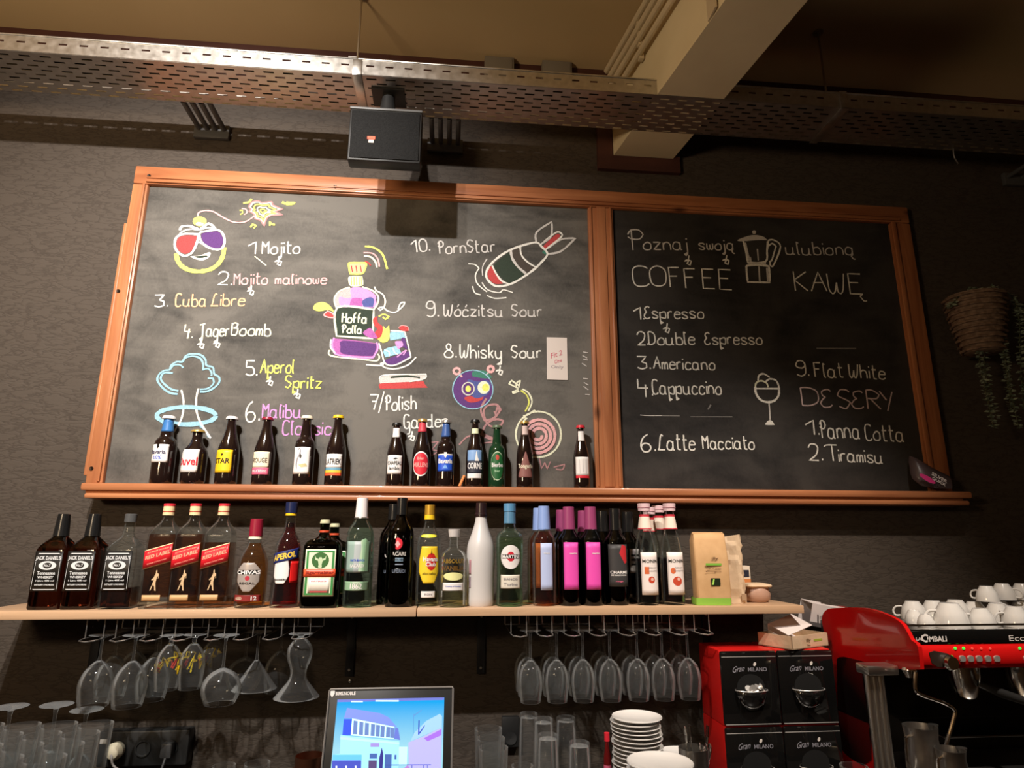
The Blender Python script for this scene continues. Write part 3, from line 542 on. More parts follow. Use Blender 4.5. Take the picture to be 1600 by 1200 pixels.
drawing('chalk drawing of a blue goggle-eyed head with pink antennae', ZD, [
 ('f', PUR, [(715+122*math.cos(a*PI/9), 275+118*math.sin(a*PI/9)) for a in range(19)]), ('f', GRN, [(712, 165), (760, 155), (800, 162), (838, 200), (790, 205), (712, 192), (712, 165)]),
 ('f', DBL, [(682, 222), (692, 210), (745, 225), (800, 215), (828, 240), (812, 300), (760, 325), (715, 320), (700, 260), (682, 222)]), ('f', PUR, [(687+34*math.cos(a*PI/6), 270+36*math.sin(a*PI/6)) for a in range(13)]),
 ('f', LEM, [(783+38*math.cos(a*PI/6), 262+40*math.sin(a*PI/6)) for a in range(13)]), ('f', YEL, [(795+22*math.cos(a*PI/6), 262+24*math.sin(a*PI/6)) for a in range(13)]), ('f', YEL, [(686+17*math.cos(a*PI/6), 270+20*math.sin(a*PI/6)) for a in range(13)]),
 ('f', RED, [(660, 328), (700, 315), (740, 330), (782, 318), (768, 342), (700, 356), (660, 328)]), ('e', BLU, (715, 275, 126, 121, .004)), ('e', WH2, (686, 270, 37, 39, .005)), ('e', PNK, (615, 160, 20, 19, .009)), ('l', PNK, .007, [(632, 176), (647, 196)]), ('e', PNK, (827, 147, 18, 18, .010)), ('l', WH2, .005, [(815, 165), (800, 182)]),
 ('l', DPK, .008, [(800, 330), (765, 400), (790, 470), (850, 450), (890, 400), (860, 368), (800, 380), (782, 430), (820, 500), (885, 500), (905, 470), (860, 460), (800, 490), (770, 550), (850, 585)]), ('l', DPK, .007, [(860, 420), (870, 380), (880, 410), (862, 440), (850, 410)]),
 ('l', DPK, .006, [(630, 620), (680, 570), (745, 560)]), ('l', DPK, .006, [(750, 470), (735, 520), (770, 560), (860, 600), (780, 610)]), ('l', DPK, .005, [(455, 605), (500, 600), (460, 650), (500, 660), (455, 690)])])
sp = [(1125+(22+i*1.55)*math.cos(i*.36), 560+(22+i*1.55)*math.sin(i*.36)) for i in range(60)]
drawing('chalk drawing of a round bomb filled with a pink spiral', ZD, [('e', LEM, (1125, 555, 141, 143, .007)), ('l', PNK, .012, sp), ('l', YEL, .006, [(1042, 412), (1066, 360), (1052, 310), (1015, 280)]), ('l', LEM, .006, [(1062, 408), (1085, 350), (1062, 295), (1025, 272)]),
 ('l', LEM, .006, [(1000, 268), (940, 238), (958, 218), (1002, 250)]), ('l', LEM, .006, [(1002, 262), (1012, 218), (990, 232), (985, 262)]), ('l', LEM, .006, [(1000, 275), (962, 290), (968, 298), (1005, 285)]), ('l', LEM, .006, [(1030, 440), (1060, 432), (1100, 405), (1112, 415)]), ('l', LEM, .005, [(1035, 450), (1055, 455), (1030, 470)])])
drawing('faint chalk tally scribbles at the right edge of the left panel', ZD, [('l', WH2, .004, [(1405+a, 40+b), (1435+a, 50+b+c)]) for a, b, c in ((0, 0, -5), (-5, 22, 6), (0, 45, -4), (-8, 70, 10), (0, 165, -6), (4, 190, 8), (2, 215, 12), (12, 265, -8))])
drawing('faint pale rubbed chalk marks near the bottom of the left panel', ZD, [('l', DPK, .005, [(1130, 700), (1145, 770), (1165, 730), (1180, 770), (1200, 725)]), ('l', DPK, .005, [(1220, 760), (1290, 742), (1275, 775), (1235, 772)])])
drawing('chalk drawing of a striped falling bomb with red nose and tail', ZE, [
 ('f', DGR, [(760, 420), (880, 320), (930, 430), (980, 480), (880, 545), (800, 490), (760, 420)]), ('f', BRN, [(882, 320), (945, 292), (980, 370), (1050, 438), (985, 480), (920, 410), (882, 320)]), ('f', RED, [(740, 428), (720, 462), (726, 510), (770, 548), (828, 546), (790, 500), (757, 440), (740, 428)]), ('f', RED, [(1105, 288), (1195, 205), (1222, 208), (1212, 232), (1118, 308), (1105, 288)]), ('f', GRN, [(1098, 330), (1120, 310), (1140, 330), (1125, 345), (1098, 330)]),
 ('l', WHT, .009, [(880, 550), (780, 565), (720, 520), (710, 470), (740, 415), (800, 360), (880, 312), (980, 277), (1060, 262), (1095, 292), (1135, 342), (1090, 402), (1040, 450), (970, 500), (880, 550)]), ('l', WHT, .007, [(750, 420), (780, 480), (820, 530), (872, 552)]),
 ('l', WH2, .010, [(880, 318), (890, 370), (930, 430), (985, 478)]), ('l', WHT, .007, [(945, 290), (955, 350), (1000, 400), (1060, 436)]), ('l', WH2, .008, [(1058, 262), (1060, 190), (1165, 117), (1160, 218), (1095, 270)]), ('l', WH2, .008, [(1138, 342), (1230, 322), (1330, 232), (1232, 240), (1140, 300)]),
 ('l', WHT, .007, [(1085, 278), (1190, 195), (1222, 192), (1232, 222), (1120, 312)]), ('l', WHT, .005, [(585, 410), (630, 415), (660, 440), (635, 490), (650, 550), (715, 605)]), ('l', WH2, .005, [(715, 375), (685, 430), (685, 492)]), ('l', WHT, .005, [(680, 540), (720, 590), (800, 610), (830, 590), (895, 610)]),
 ('l', WHT, .005, [(615, 565), (630, 610), (670, 625)]), ('l', WHT, .005, [(715, 630), (770, 650), (850, 645)])])
drawing('chalk drawing of a stovetop coffee pot', ZF, [
 ('f', WH2, [(1132, 242), (1200, 212), (1275, 197), (1350, 212), (1380, 240), (1290, 240), (1180, 250), (1132, 242)]), ('e', WH2, (1270, 175, 9, 9, .008)), ('l', WHT, .009, [(1180, 250), (1200, 330), (1220, 430), (1365, 420), (1378, 330), (1385, 250)]), ('l', WH2, .007, [(1197, 262), (1215, 340), (1238, 425)]), ('l', WH2, .012, [(1225, 440), (1370, 435)]),
 ('l', WHT, .009, [(1225, 452), (1207, 482), (1217, 590), (1400, 595), (1396, 490), (1375, 455), (1225, 452)]), ('l', WH2, .007, [(1310, 460), (1318, 590)]), ('l', WH2, .009, [(1378, 470), (1385, 585)]), ('l', WH2, .006, [(1298, 315), (1305, 410)]), ('l', WH2, .005, [(1240, 380), (1245, 420)]),
 ('l', WHT, .007, [(1385, 245), (1432, 240), (1490, 295), (1432, 450), (1405, 452), (1402, 420), (1420, 402), (1452, 292), (1420, 270), (1388, 292)])])
drawing('chalk drawing of an ice cream coupe on a tall stem', ZH, [
 ('l', WHT, .007, [(1303, 400), (1310, 358), (1350, 342), (1400, 372)]), ('l', WHT, .007, [(1368, 408), (1400, 385), (1450, 395), (1475, 440), (1476, 465)]), ('l', LEM, .007, [(1282, 465), (1287, 420), (1330, 400), (1375, 420), (1387, 455)]), ('l', WHT, .007, [(1285, 465), (1475, 465)]),
 ('l', WHT, .009, [(1280, 450), (1285, 500), (1320, 555), (1380, 578), (1440, 565), (1475, 520), (1478, 455)]), ('l', WH2, .006, [(1395, 585), (1405, 725)]), ('f', WHT, [(1366, 766), (1385, 735), (1405, 726), (1427, 740), (1442, 768), (1366, 766)])])
drawing('faint rubbed chalk lines on the right panel', ZH, [('l', WH2, .003, [(320, 685), (400, 690), (500, 690)]), ('l', GRY, .004, [(500, 690), (650, 692)]), ('l', GRY, .004, [(740, 700), (1090, 700)]), ('l', GRY, .006, [(885, 640), (910, 600)]), ('l', GRY, .006, [(1790, 130), (2120, 132)]), ('l', WH2, .006, [(25, -610), (75, -612)])])
# loops hanging under the descenders
for (o, s), pts in ((ZA, [(1048, 490), (856, 695), (510, 1065), (620, 1060)]), (ZB, [(988, 390), (1178, 480)]), (ZF, [(725, 370), (1040, 365), (545, 935)]), (ZD, [(335, 535), (885, 125)])):
    for x, y in pts:
        tails = MB(); k = s/4.444; ribbon(tails, smooth_pl([px2((x+a*k, y+b*k), o, s) for a, b in ((2, 0), (-4, 30), (-28, 38), (-8, 30), (18, 38), (10, 66), (-12, 56), (0, 36))], 3), .0055)
        finish_flat('chalk_flourish', tails, WHT)
# paper note, chalk stick, packet
q0, q1 = P(854, 527, -.006), P(887, 594, -.006)
note = thing('paper_note', 'white paper note with red scrawl taped on the left chalkboard panel', 'note', ((q0.x+q1.x)/2, -.0065, (q0.z+q1.z)/2))
hw, hh = (q1.x-q0.x)/2, (q0.z-q1.z)/2
obj('paper', MB().box(-hw, hw, -.0006, .0006, -hh, hh), cm('d8ccc4', .8), note, smooth=0)
def flatmap(y): return lambda s, t: (s, y, t)
mb = MB(); put_text(mb, 'Fit 2', flatmap(-.0012), -.002, .018, .045, .022, skew=.35); put_text(mb, 'One', flatmap(-.0012), .004, -.010, .030, .016, skew=.3); obj('lettering', mb, cm('c86a78', .8), note, fix=False, smooth=0)
mb = MB(); put_text(mb, 'Only', flatmap(-.0012), 0, -.036, .05, .016); obj('lettering', mb, cm('9a8f92', .8), note, fix=False, smooth=0)
q = P(718, 745, -.03)
tag(obj('chalk_stick', MB().tube([(0, 0, .001), (.018, .018, .042)], .0055, 10), cm('e08a50', .9), None, (q.x, -.03, ZL+.003)), 'orange stick of chalk leaning on ledge behind the beer bottles', 'chalk')
pk = thing('snack_packet', 'dark glossy packet with pink patch lying at right end of the ledge', 'packet', (P(1456, 755, -.05).x, -.05, ZL), (0, 0, 0))
mb = MB(); sx = []
A = [P(1421, 712, -.03), P(1432, 716, -.05), P(1455, 730, -.05), P(1485, 745, -.06)]
B = [P(1426, 748, -.05), P(1440, 759, -.075), P(1462, 763, -.08), P(1488, 764, -.08)]
L0 = Vector(pk.location); n = 4
for i in range(n):
    for k in range(5):
        t = k/4; p = A[i].lerp(B[i], t); bul = .012*math.sin(PI*t)*(1 if 0 < i < 3 else .3); p = Vector((p.x, p.y-bul, max(p.z, ZL+.002))); mb.v.append(tuple(p-L0))
for i in range(n):
    for k in range(5): v = mb.v[i*5+k]; mb.v.append((v[0], v[1]+.012*(1 if k in (1, 2, 3) else .15), v[2]))
for o_ in (0, 20):
    for i in range(n-1):
        for k in range(4): a = o_+i*5+k; mb.f.append((a, a+1, a+6, a+5)); mb.m.append(0)
for i in range(n-1):
    for k in (0, 4): a = i*5+k; mb.f.append((a, a+5, a+25, a+20)); mb.m.append(0)
for k in range(4):
    for i in (0, 3): a = i*5+k; mb.f.append((a, a+1, a+21, a+20)); mb.m.append(0)
obj('bag', mb, mat('packet_foil', (.07, .05, .055), .35), pk, smooth=60)
def pkmap(s, t):  # s along, t up
    u = Vector((1, 0, -.55)).normalized(); v = Vector((.45, 0, 1)).normalized(); return tuple(Vector((-.008, -.048, .040))+u*s+v*t)
mb = MB(); put_text(mb, 'SILVER', pkmap, 0, .012, .066, .013, bold=.03); put_text(mb, 'QUICK', pkmap, .002, -.004, .058, .012, bold=.03); obj('lettering', mb, cm('e8e0e0', .5), pk, fix=False, smooth=0)
mb = MB(); flat(mb, [pkmap(-.045+.034*math.cos(a*PI/10), -.012+.010*math.sin(a*PI/10)) for a in range(20)]); obj('patch', mb, cm('e0408c', .4), pk, (0, .001, -.004), fix=False, smooth=0)
# ================================================================ wooden shelf
pale = wood('pale_shelf_wood', (.62, .40, .24), (.50, .31, .18), 0, .8, .42, knots=False)
SX0, SX1, SXM = -1.40, 1.175, P(651, 955, -.27).x
SHT = ZS-P(600, 964, -.27).z
SY = -.272
for nm, a, b, lb in (('shelf_board', SX0, SXM-.0015, 'pale wooden wall shelf board, left half below chalkboard'), ('shelf_board', SXM+.0015, SX1, 'pale wooden wall shelf board, right half with wine bottles')):
    o = obj(nm, MB().box(a, b, SY, WALLY-.001, ZS-SHT, ZS, .002), pale); tag(o, lb, 'shelf', 'pale wall shelf boards')
brk = mat('black_bracket', (.02, .02, .022), .4, .3)
for px, lb in ((148, 'black shelf bracket under shelf near the left glass rack'), (548, 'black shelf bracket under the shelf between both glass racks, left one'), (752, 'black shelf bracket just left of right glass rack'), (1106, 'black shelf bracket at the right end of glass rack')):
    x = P(px, 1000, 0).x; t = thing('shelf_bracket', lb, 'bracket', (x, 0, ZS-SHT), group='black shelf brackets')
    obj('wall_arm', MB().box(-.014, .014, .005, WALLY-.001, -.22, -.002, .001), brk, t); obj('shelf_arm', MB().box(-.014, .014, -.20, .004, -.006, -.0005, .001), brk, t)
    for z in (-.03, -.20): obj('screw', MB().loft([(0, .005, .005, 2), (.003, .004, .004, 2)], 10), galv, t, (0, .0045, z), (PI/2, 0, 0))
# ================================================================ bottle kit
def lerp_prof(prof, h):
    for i in range(len(prof)-1):
        if prof[i][1] <= h <= prof[i+1][1] and prof[i+1][1] > prof[i][1]:
            t = (h-prof[i][1])/(prof[i+1][1]-prof[i][1]); return prof[i][0]+(prof[i+1][0]-prof[i][0])*t
    return prof[-1][0]
def chaikin(prof):
    out = [prof[0]]
    for i in range(len(prof)-1):
        a, b = prof[i], prof[i+1]
        out += [(a[0]*.75+b[0]*.25, a[1]*.75+b[1]*.25), (a[0]*.25+b[0]*.75, a[1]*.25+b[1]*.75)]
    return out+[prof[-1]]
PR = {
 'longneck': [(.9, 0), (1, .02), (1, .50), (1, .56), (.93, .61), (.66, .68), (.50, .75), (.43, .84), (.38, .93), (.38, .955), (.44, .96), (.44, .985)],
 'slender': [(.92, 0), (1, .02), (1, .30), (1, .46), (.93, .55), (.72, .66), (.50, .79), (.41, .89), (.39, .95), (.45, .955), (.45, .985)],
 'stubby': [(.86, 0), (1, .05), (1, .40), (1, .55), (.93, .62), (.60, .73), (.50, .77), (.42, .84), (.42, .95), (.47, .955), (.47, .985)],
 'beer': [(.94, 0), (1, .02), (1, .40), (1, .56), (.88, .64), (.60, .68), (.56, .72), (.50, .80), (.43, .90), (.42, .95), (.48, .955), (.48, .985)],
 'wine': [(.94, 0), (1, .02), (1, .40), (1, .62), (.95, .67), (.60, .735), (.42, .78), (.385, .85), (.37, .96), (.43, .965), (.43, 1)],
 'square': [(.96, 0), (1, .02), (1, .40), (1, .60), (.93, .645), (.62, .715), (.42, .76), (.36, .82), (.33, .88), (.33, .98)],
 'walker': [(.98, 0), (1, .01), (1, .40), (1, .67), (.93, .72), (.55, .80), (.38, .845), (.33, .89), (.33, .98)],
 'chivas': [(.90, 0), (.97, .03), (1, .30), (1, .45), (.93, .55), (.72, .63), (.48, .70), (.40, .76), (.36, .86), (.36, .98)],
 'aperol': [(1.0, 0), (1.02, .03), (.93, .18), (.92, .30), (.94, .50), (.93, .57), (.80, .63), (.48, .70), (.38, .77), (.34, .90), (.36, .98)],
 'jager': [(.97, 0), (1, .02), (1, .40), (1, .66), (.97, .71), (.78, .76), (.40, .785), (.27, .82), (.25, .88), (.25, .98)],
 'bacardi': [(.96, 0), (1, .02), (1, .30), (.98, .64), (.86, .71), (.58, .765), (.40, .81), (.36, .87), (.35, .99)],
 'havana': [(.98, 0), (1, .02), (1, .30), (1, .62), (.92, .675), (.62, .74), (.42, .79), (.38, .86), (.36, .99)],
 'absolut': [(.98, 0), (1, .03), (1, .30), (1, .60), (.93, .67), (.72, .72), (.40, .76), (.34, .80), (.33, .90), (.40, .91), (.40, .97)],
 'frost': [(.88, 0), (.96, .03), (.93, .20), (1, .38), (1, .53), (.93, .60), (.66, .70), (.46, .79), (.38, .87), (.34, .95), (.34, .99)],
 'martini': [(.92, 0), (.98, .02), (.95, .20), (.94, .35), (1, .50), (1, .66), (.88, .70), (.56, .73), (.42, .77), (.38, .85), (.38, .99)],
 'syrup': [(.94, 0), (1, .03), (1, .30), (1, .46), (.97, .54), (.80, .64), (.55, .74), (.42, .80), (.38, .87), (.38, .93), (.42, .935), (.42, .99)]}
GLASS = {}
def glass(name, col, rough=.02, ior=1.45):
    return mat('glass_'+name, col, rough, 0, 1, ior)
clear = glass('clear', (.94, .96, .95)); greenish = glass('pale_green', (.86, .95, .89)); amber = glass('amber', (.42, .10, .025)); dkamber = glass('dark_amber', (.16, .03, .012)); golden = glass('golden', (.80, .36, .06))
orange_g = glass('orange', (.72, .10, .02)); palegold = glass('pale_gold', (.88, .86, .55)); rose = glass('rose', (.85, .30, .10)); brown = glass('brown', (.035, .012, .008)); wineg = glass('wine_green', (.012, .016, .010)); darkg = glass('dark_green', (.012, .07, .025)); smoke = glass('smoke', (.20, .22, .24))
darksyr = glass('syrup_dark', (.05, .012, .015), .02, 1.36); redsyr = glass('syrup_red', (.25, .02, .03), .02, 1.36)
frostm = mat('frosted_white', (.60, .57, .55), .38)
tg = lambda n, c: thin_glass('thin_'+n, c, .95, .15, .002)
clear_t = tg('clear', (.95, .97, .96)); green_t = tg('green', (.84, .94, .88)); amber_t = tg('amber', (.66, .36, .17)); red_t = tg('orange_red', (.62, .07, .02)); pale_t = tg('pale_gold', (.93, .91, .66)); verm_t = tg('vermouth', (.90, .94, .76)); rose_t = tg('rose', (.90, .42, .18)); gold_t = tg('gold', (.90, .55, .2))
def bottle(name, label, cat, group, bx, ty, y, wpx, prof, gl, p=2, dr=1.0, cap=None, labels=(), hollow=None, parts=(), zb=ZS, phi=0, capn=24):
    X = P(bx, 948 if zb == ZS else 756, y).x; H = P(bx, ty, y).z-zb; R = wpx/2/ppm(y)
    t = thing(name, label, cat, (X, y, zb+.0002), (0, 0, phi), group)
    pr = PR[prof]; sm = [pr[0], pr[1]]+chaikin(pr[1:])[1:]
    def secs(k, h0=0, h1=2, off=0):
        out = []
        for r, h in sm:
            if h0 <= h <= h1:
                rr = r*R-off; blend = min(1, max(0, (r-.5)/.35)); pp = 2+(p-2)*blend; d = dr+(1-dr)*(1-blend)
                out.append((h*H, rr, rr*d, pp))
        return out
    mb = MB().loft(secs(1), 32)
    def sf(s_, t_, eps=.0006, ph=0):           # label surface of the bottle
        h = t_/H; r = lerp_prof(sm, h)*R; 
        if p > 3 and r > .7*R: return (s_, -(r*dr)-eps, t_)
        a = s_/max(r, .001)+ph; return ((r+eps)*math.sin(a), -(r+eps)*math.cos(a), t_)
    if hollow is not None:                      # empty upper part: inner wall, liquid up to the level
        lv, lm = hollow; ins = [(max(z, .006), max(a-.0025, .002), max(b-.0025, .002), q) for z, a, b, q in secs(1, .02, 1)]
        o0 = len(mb.f); mb.loft(ins, 32)
        mb.f[o0:] = [f[::-1] for f in mb.f[o0:]]
        body = obj('bottle_glass', mb, gl, t, fix=False)
        if lv > 0:
            ls = [(z, a-.0005, b-.0005, q) for z, a, b, q in ins if z < lv*H]; r = lerp_prof(sm, lv)*R-.003
            ls = [(ls[0][0]+.0004,)+ls[0][1:]]+ls[1:]+[(lv*H, r, r*dr if p > 3 else r, ls[-1][3])]
            obj('liquid', MB().loft(ls, 32), lm, t)
    else: body = obj('bottle_glass', mb, gl, t)
    if cap:                                     # list of (part name, z0, z1, radius scale, material)
        for nm, h0, h1, k, cmx in cap:
            r0 = lerp_prof(sm, min(h0, .98))*R*k; r1 = lerp_prof(sm, min(h1, .98))*R*k
            if nm == 'crown_cap':
                c = MB(); rr = r1*1.12; c.loft([(h0*H, rr*1.12, rr*1.12, 2), (h0*H+.002, rr*1.13, rr*1.13, 2), (h1*H-.0015, rr, rr, 2), (h1*H, rr*.85, rr*.85, 2)], 21)
            else: c = MB().loft([(h0*H, r0+.0006, r0+.0006, 2), (h1*H-.001, r1+.0006, r1+.0006, 2), (h1*H, r1-.0006, r1-.0006, 2)], capn)
            obj(nm, c, cmx, t)
    for L in labels:
        # dict: z0 z1 (fractions of H), w (metres half width as fraction of R), m, shape, skew, ph, nm, eps, tx=[(text, zc, w, h, mat, bold, dx)]
        hw = L['w']*R; z0, z1 = L['z0']*H, L['z1']*H; sk = L.get('skew', 0); ph = L.get('ph', 0); ep = L.get('eps', .0006); shp = L.get('shape', 'rect'); dx = L.get('dx', 0)*R
        mb = MB(); N = 10; K = 20 if shp != 'rect' else 8 if p <= 3 else 2; N = 14 if shp != 'rect' else 10
        rows = []
        for j in range(K+1):
            v = (1-math.cos(PI*j/K))/2 if shp == 'oval' else j/K; a = 1
            if shp == 'oval': a = math.sqrt(max(0, 1-(2*v-1)**2))
            elif shp == 'tri': a = 1-max(0, v-.1)/.9*.95
            elif shp == 'shield': a = (.25+.75*min(1, v/.35)) if v < .35 else (1 if v < .75 else 1-.55*(v-.75)/.25)
            elif shp == 'hex': a = 1-.25*max(0, v-.6)/.4-.5*max(0, .3-v)/.3
            for i in range(N+1): s_ = (2*i/N-1)*hw*a+dx; mb.v.append(sf(s_, z0+(z1-z0)*v+sk*(s_-dx), ep, ph))
        for j in range(K):
            for i in range(N): q = j*(N+1)+i; mb.f.append((q, q+1, q+N+2, q+N+1)); mb.m.append(0)
        lo = obj(L.get('nm', 'label_paper'), mb, L['m'], t, fix=False, smooth=60); md = lo.modifiers.new('t', 'SOLIDIFY'); md.thickness = .0003; md.offset = 0
        g = {}
        for tx in L.get('tx', ()):
            g.setdefault(tx[4], []).append(tx)
        for mm, lst in g.items():
            mb = MB()
            for tx in lst:
                tdx = tx[6]*R if len(tx) > 6 else 0
                put_text(mb, tx[0], lambda a, b: sf(a, b, ep+.0010, ph), dx+tdx, tx[1]*H, tx[2]*R*2, tx[3]*H, bold=tx[5], skew=sk)
            obj('lettering', mb, mm, lo, fix=False, smooth=0)
        for f in L.get('fig', ()):               # (material, [(s/R, z/H) ...])
            e2 = ep+.0004+(.0001*f[2] if len(f) > 2 else 0); mb = MB(); put_fig(mb, [(dx+a*R, b*H+sk*a*R) for a, b in f[1]], lambda a, b: sf(a, b, e2, ph)); obj('print', mb, f[0], lo, fix=False, smooth=0)
    return t
def T(s, z, w, h, m, b=.015, dx=0): return (s, z, w, h, m, b, dx)
def circ(cx, cz, r, rz, n=20): return [(cx+r*math.cos(2*PI*i/n), cz+rz*math.sin(2*PI*i/n)) for i in range(n)]
W_ = cm('ece6e2', .5); K_ = cm('141210', .4); CR = cm('ecdfc4', .55); RD = cm('d22838', .45); YL = cm('f0c422', .45); BL = cm('2a56c8', .4); GD = cm('d8b060', .3, .6); SV = cm('c8c4c0', .25, .8); GN = cm('3c8a46', .5); PKM = cm('e84fb0', .5); PKL = cm('e06a88', .5); GR = cm('8a8488', .6); NV = cm('1c2450', .4); CRIM = cm('8c1830', .4); OR_ = cm('ee5a34', .45)
kh = mat('glossy_black', (.010, .010, .010), .22)
# ---------------------------------------------------------------- beers on the ledge
G1 = 'beer bottles on the ledge'; YB = -.050
def beer(label, bx, ty, w, prof, capm, labels, gl=brown, ph=0, extra=()):
    cap = [('crown_cap', .955, 1.0, 1.0, capm)]+list(extra)
    return bottle('beer_bottle', label, 'bottle', G1, bx, ty, YB, w, prof, gl, cap=cap, labels=labels, zb=ZL)
blk = mat('dark_beer_glass', (.012, .006, .005), .08, coat=.6); grn = mat('dark_green_beer_glass', (.008, .035, .014), .08, coat=.6)
beer('beer bottle with blue neck foil and white label, leftmost on the ledge', 251, 650, 34, 'beer', W_, [
  dict(z0=.30, z1=.56, w=.95, m=W_, ph=-.25, tx=[T('Bavaria', .45, .72, .06, NV), T('0.0%', .37, .40, .05, BL)], fig=[(K_, [(-.12, .56), (.12, .56), (.12, .52), (0, .495), (-.12, .52)])]),
  dict(z0=.76, z1=.945, w=1.3, m=cm('3a74b4', .35), nm='neck_label', ph=0)], blk)
beer('squat beer bottle with gold cap and white label with red word', 300, 672, 37, 'stubby', GD, [dict(z0=.20, z1=.62, w=.98, m=W_, ph=-.35, tx=[T('Duvel', .40, .92, .15, RD, .03)])], blk)
beer('beer bottle with white cap and yellow label', 352, 651, 34, 'slender', W_, [dict(z0=.16, z1=.49, w=.92, m=YL, ph=-.25, tx=[T('STAR', .33, .72, .075, K_)], fig=[(K_, circ(0, .42, .08, .018))])], blk)
beer('beer bottle with crimson cap and cream label banded pink', 409, 652, 33, 'slender', CRIM, [dict(z0=.24, z1=.47, w=.92, m=CR, ph=-.15, tx=[T('ROUGE', .345, .7, .07, cm('4a3a30'))]), dict(z0=.14, z1=.24, w=.95, m=PKL, nm='lower_label', ph=-.15, tx=[T('FRUITESSE', .19, .7, .035, W_)])], blk)
beer('beer bottle with cream cap and tall label showing a heron', 472, 650, 32, 'beer', CR, [dict(z0=.15, z1=.53, w=.92, m=W_, ph=-.12, fig=[
  (GR, [(-.35, .48), (-.15, .50), (-.1, .47), (-.2, .42), (-.42, .36), (-.5, .28), (-.3, .20), (-.34, .28), (-.3, .35), (-.12, .41), (0, .47), (-.12, .52), (-.3, .51)]), (K_, [(-.05, .44), (.1, .40), (.0, .36), (-.15, .39)]), (cm('c8bc8c'), [(-.2, .28), (.5, .30), (.7, .26), (.1, .24)])])], blk)
beer('beer bottle with yellow cap and label striped blue and orange', 522, 649, 32, 'slender', YL, [dict(z0=.24, z1=.43, w=.92, m=W_, ph=-.1, tx=[T('LATRIEK', .325, .78, .08, K_)]), dict(z0=.205, z1=.24, w=.92, m=cm('6a9cb4'), nm='lower_label', ph=-.1), dict(z0=.17, z1=.205, w=.94, m=cm('e8c040'), nm='lower_label', ph=-.1), dict(z0=.13, z1=.17, w=.94, m=OR_, nm='lower_label', ph=-.1)], blk)
beer('beer bottle with dark cap, white neck label and black lettering', 616, 661, 29, 'slender', K_, [dict(z0=.18, z1=.47, w=.92, m=W_, tx=[T('CHAPEAU', .35, .80, .06, K_), T('lambic', .27, .6, .05, K_)], fig=[(K_, [(-.2, .41), (.1, .435), (.35, .42), (.1, .405)])]), dict(z0=.76, z1=.91, w=.43, m=W_, nm='neck_label')], blk)
beer('beer bottle with gold cap, red neck and round red label', 657, 655, 30, 'slender', GD, [dict(z0=.14, z1=.50, w=.98, m=W_, shape='oval'), dict(z0=.16, z1=.48, w=.88, m=RD, shape='oval', nm='inner_label', eps=.0009, tx=[T('HULLENS', .305, .80, .065, cm('f4b0a8')), T('bier', .40, .35, .04, cm('f4b0a8'))]), dict(z0=.80, z1=.945, w=1.3, m=cm('c83a48'), nm='neck_label')], blk)
beer('beer bottle with silver cap, blue neck foil and blue label', 695, 657, 29, 'beer', SV, [dict(z0=.22, z1=.46, w=.98, m=BL, tx=[T('Bavaria', .37, .82, .07, W_, .03)], fig=[(cm('7aa8e8'), [(-.3, .26), (.3, .26), (.1, .31), (-.1, .31)]), (W_, [(-.16, .50), (.16, .50), (.14, .44), (0, .415), (-.14, .44)])]), dict(z0=.455, z1=.475, w=.98, m=W_, nm='label_border'), dict(z0=.74, z1=.945, w=1.3, m=cm('3c5a94', .35), nm='neck_label')], blk)
beer('beer bottle with dark cap and sky-blue picture label over white band', 741, 656, 29, 'slender', K_, [dict(z0=.37, z1=.53, w=.96, m=cm('7ea0cc'), nm='picture_label', fig=[(W_, [(.0, .37), (.12, .50), (.2, .52), (.3, .43), (.5, .37)])]), dict(z0=.19, z1=.37, w=.96, m=cm('30303c'), tx=[T('CORNE', .30, .86, .09, W_, .03)]), dict(z0=.12, z1=.19, w=.96, m=W_, nm='lower_label'), dict(z0=.78, z1=.86, w=.45, m=cm('d8dcb4'), nm='neck_label')], blk)
beer('short green beer bottle with green oval label', 776, 665, 28, 'beer', cm('5a6a50', .4), [dict(z0=.10, z1=.56, w=.86, m=cm('b8c8a8'), shape='oval', nm='label_border'), dict(z0=.115, z1=.545, w=.82, m=cm('1c5a2c'), shape='oval', eps=.0009, tx=[T('Bierbo', .345, .66, .07, W_), T('bier', .25, .3, .04, cm('a0c8a0'))], fig=[(cm('c04838'), circ(0, .465, .2, .045))])], grn)
beer('beer bottle with bronze triangle label in front of chalk spiral', 820, 658, 28, 'slender', GD, [dict(z0=.14, z1=.52, w=.92, m=cm('8a5a54'), shape='tri', tx=[T('Tongerlo', .30, .92, .08, CR, .02)]), dict(z0=.78, z1=.92, w=.40, m=cm('c8b0a8'), nm='neck_label')], blk)
beer('beer bottle with red cap and white label, alone at the panel end', 909, 665, 27, 'slender', RD, [dict(z0=.19, z1=.48, w=.94, m=W_, fig=[(GR, [(-.4, .22), (-.37, .22), (-.37, .44), (-.4, .44)]), (GR, [(0, .24), (.03, .24), (.03, .45), (0, .45)]), (GR, [(.4, .22), (.43, .22), (.43, .44), (.4, .44)])]), dict(z0=.15, z1=.19, w=.95, m=RD, nm='lower_label'), dict(z0=.74, z1=.90, w=.44, m=W_, nm='neck_label')], blk)
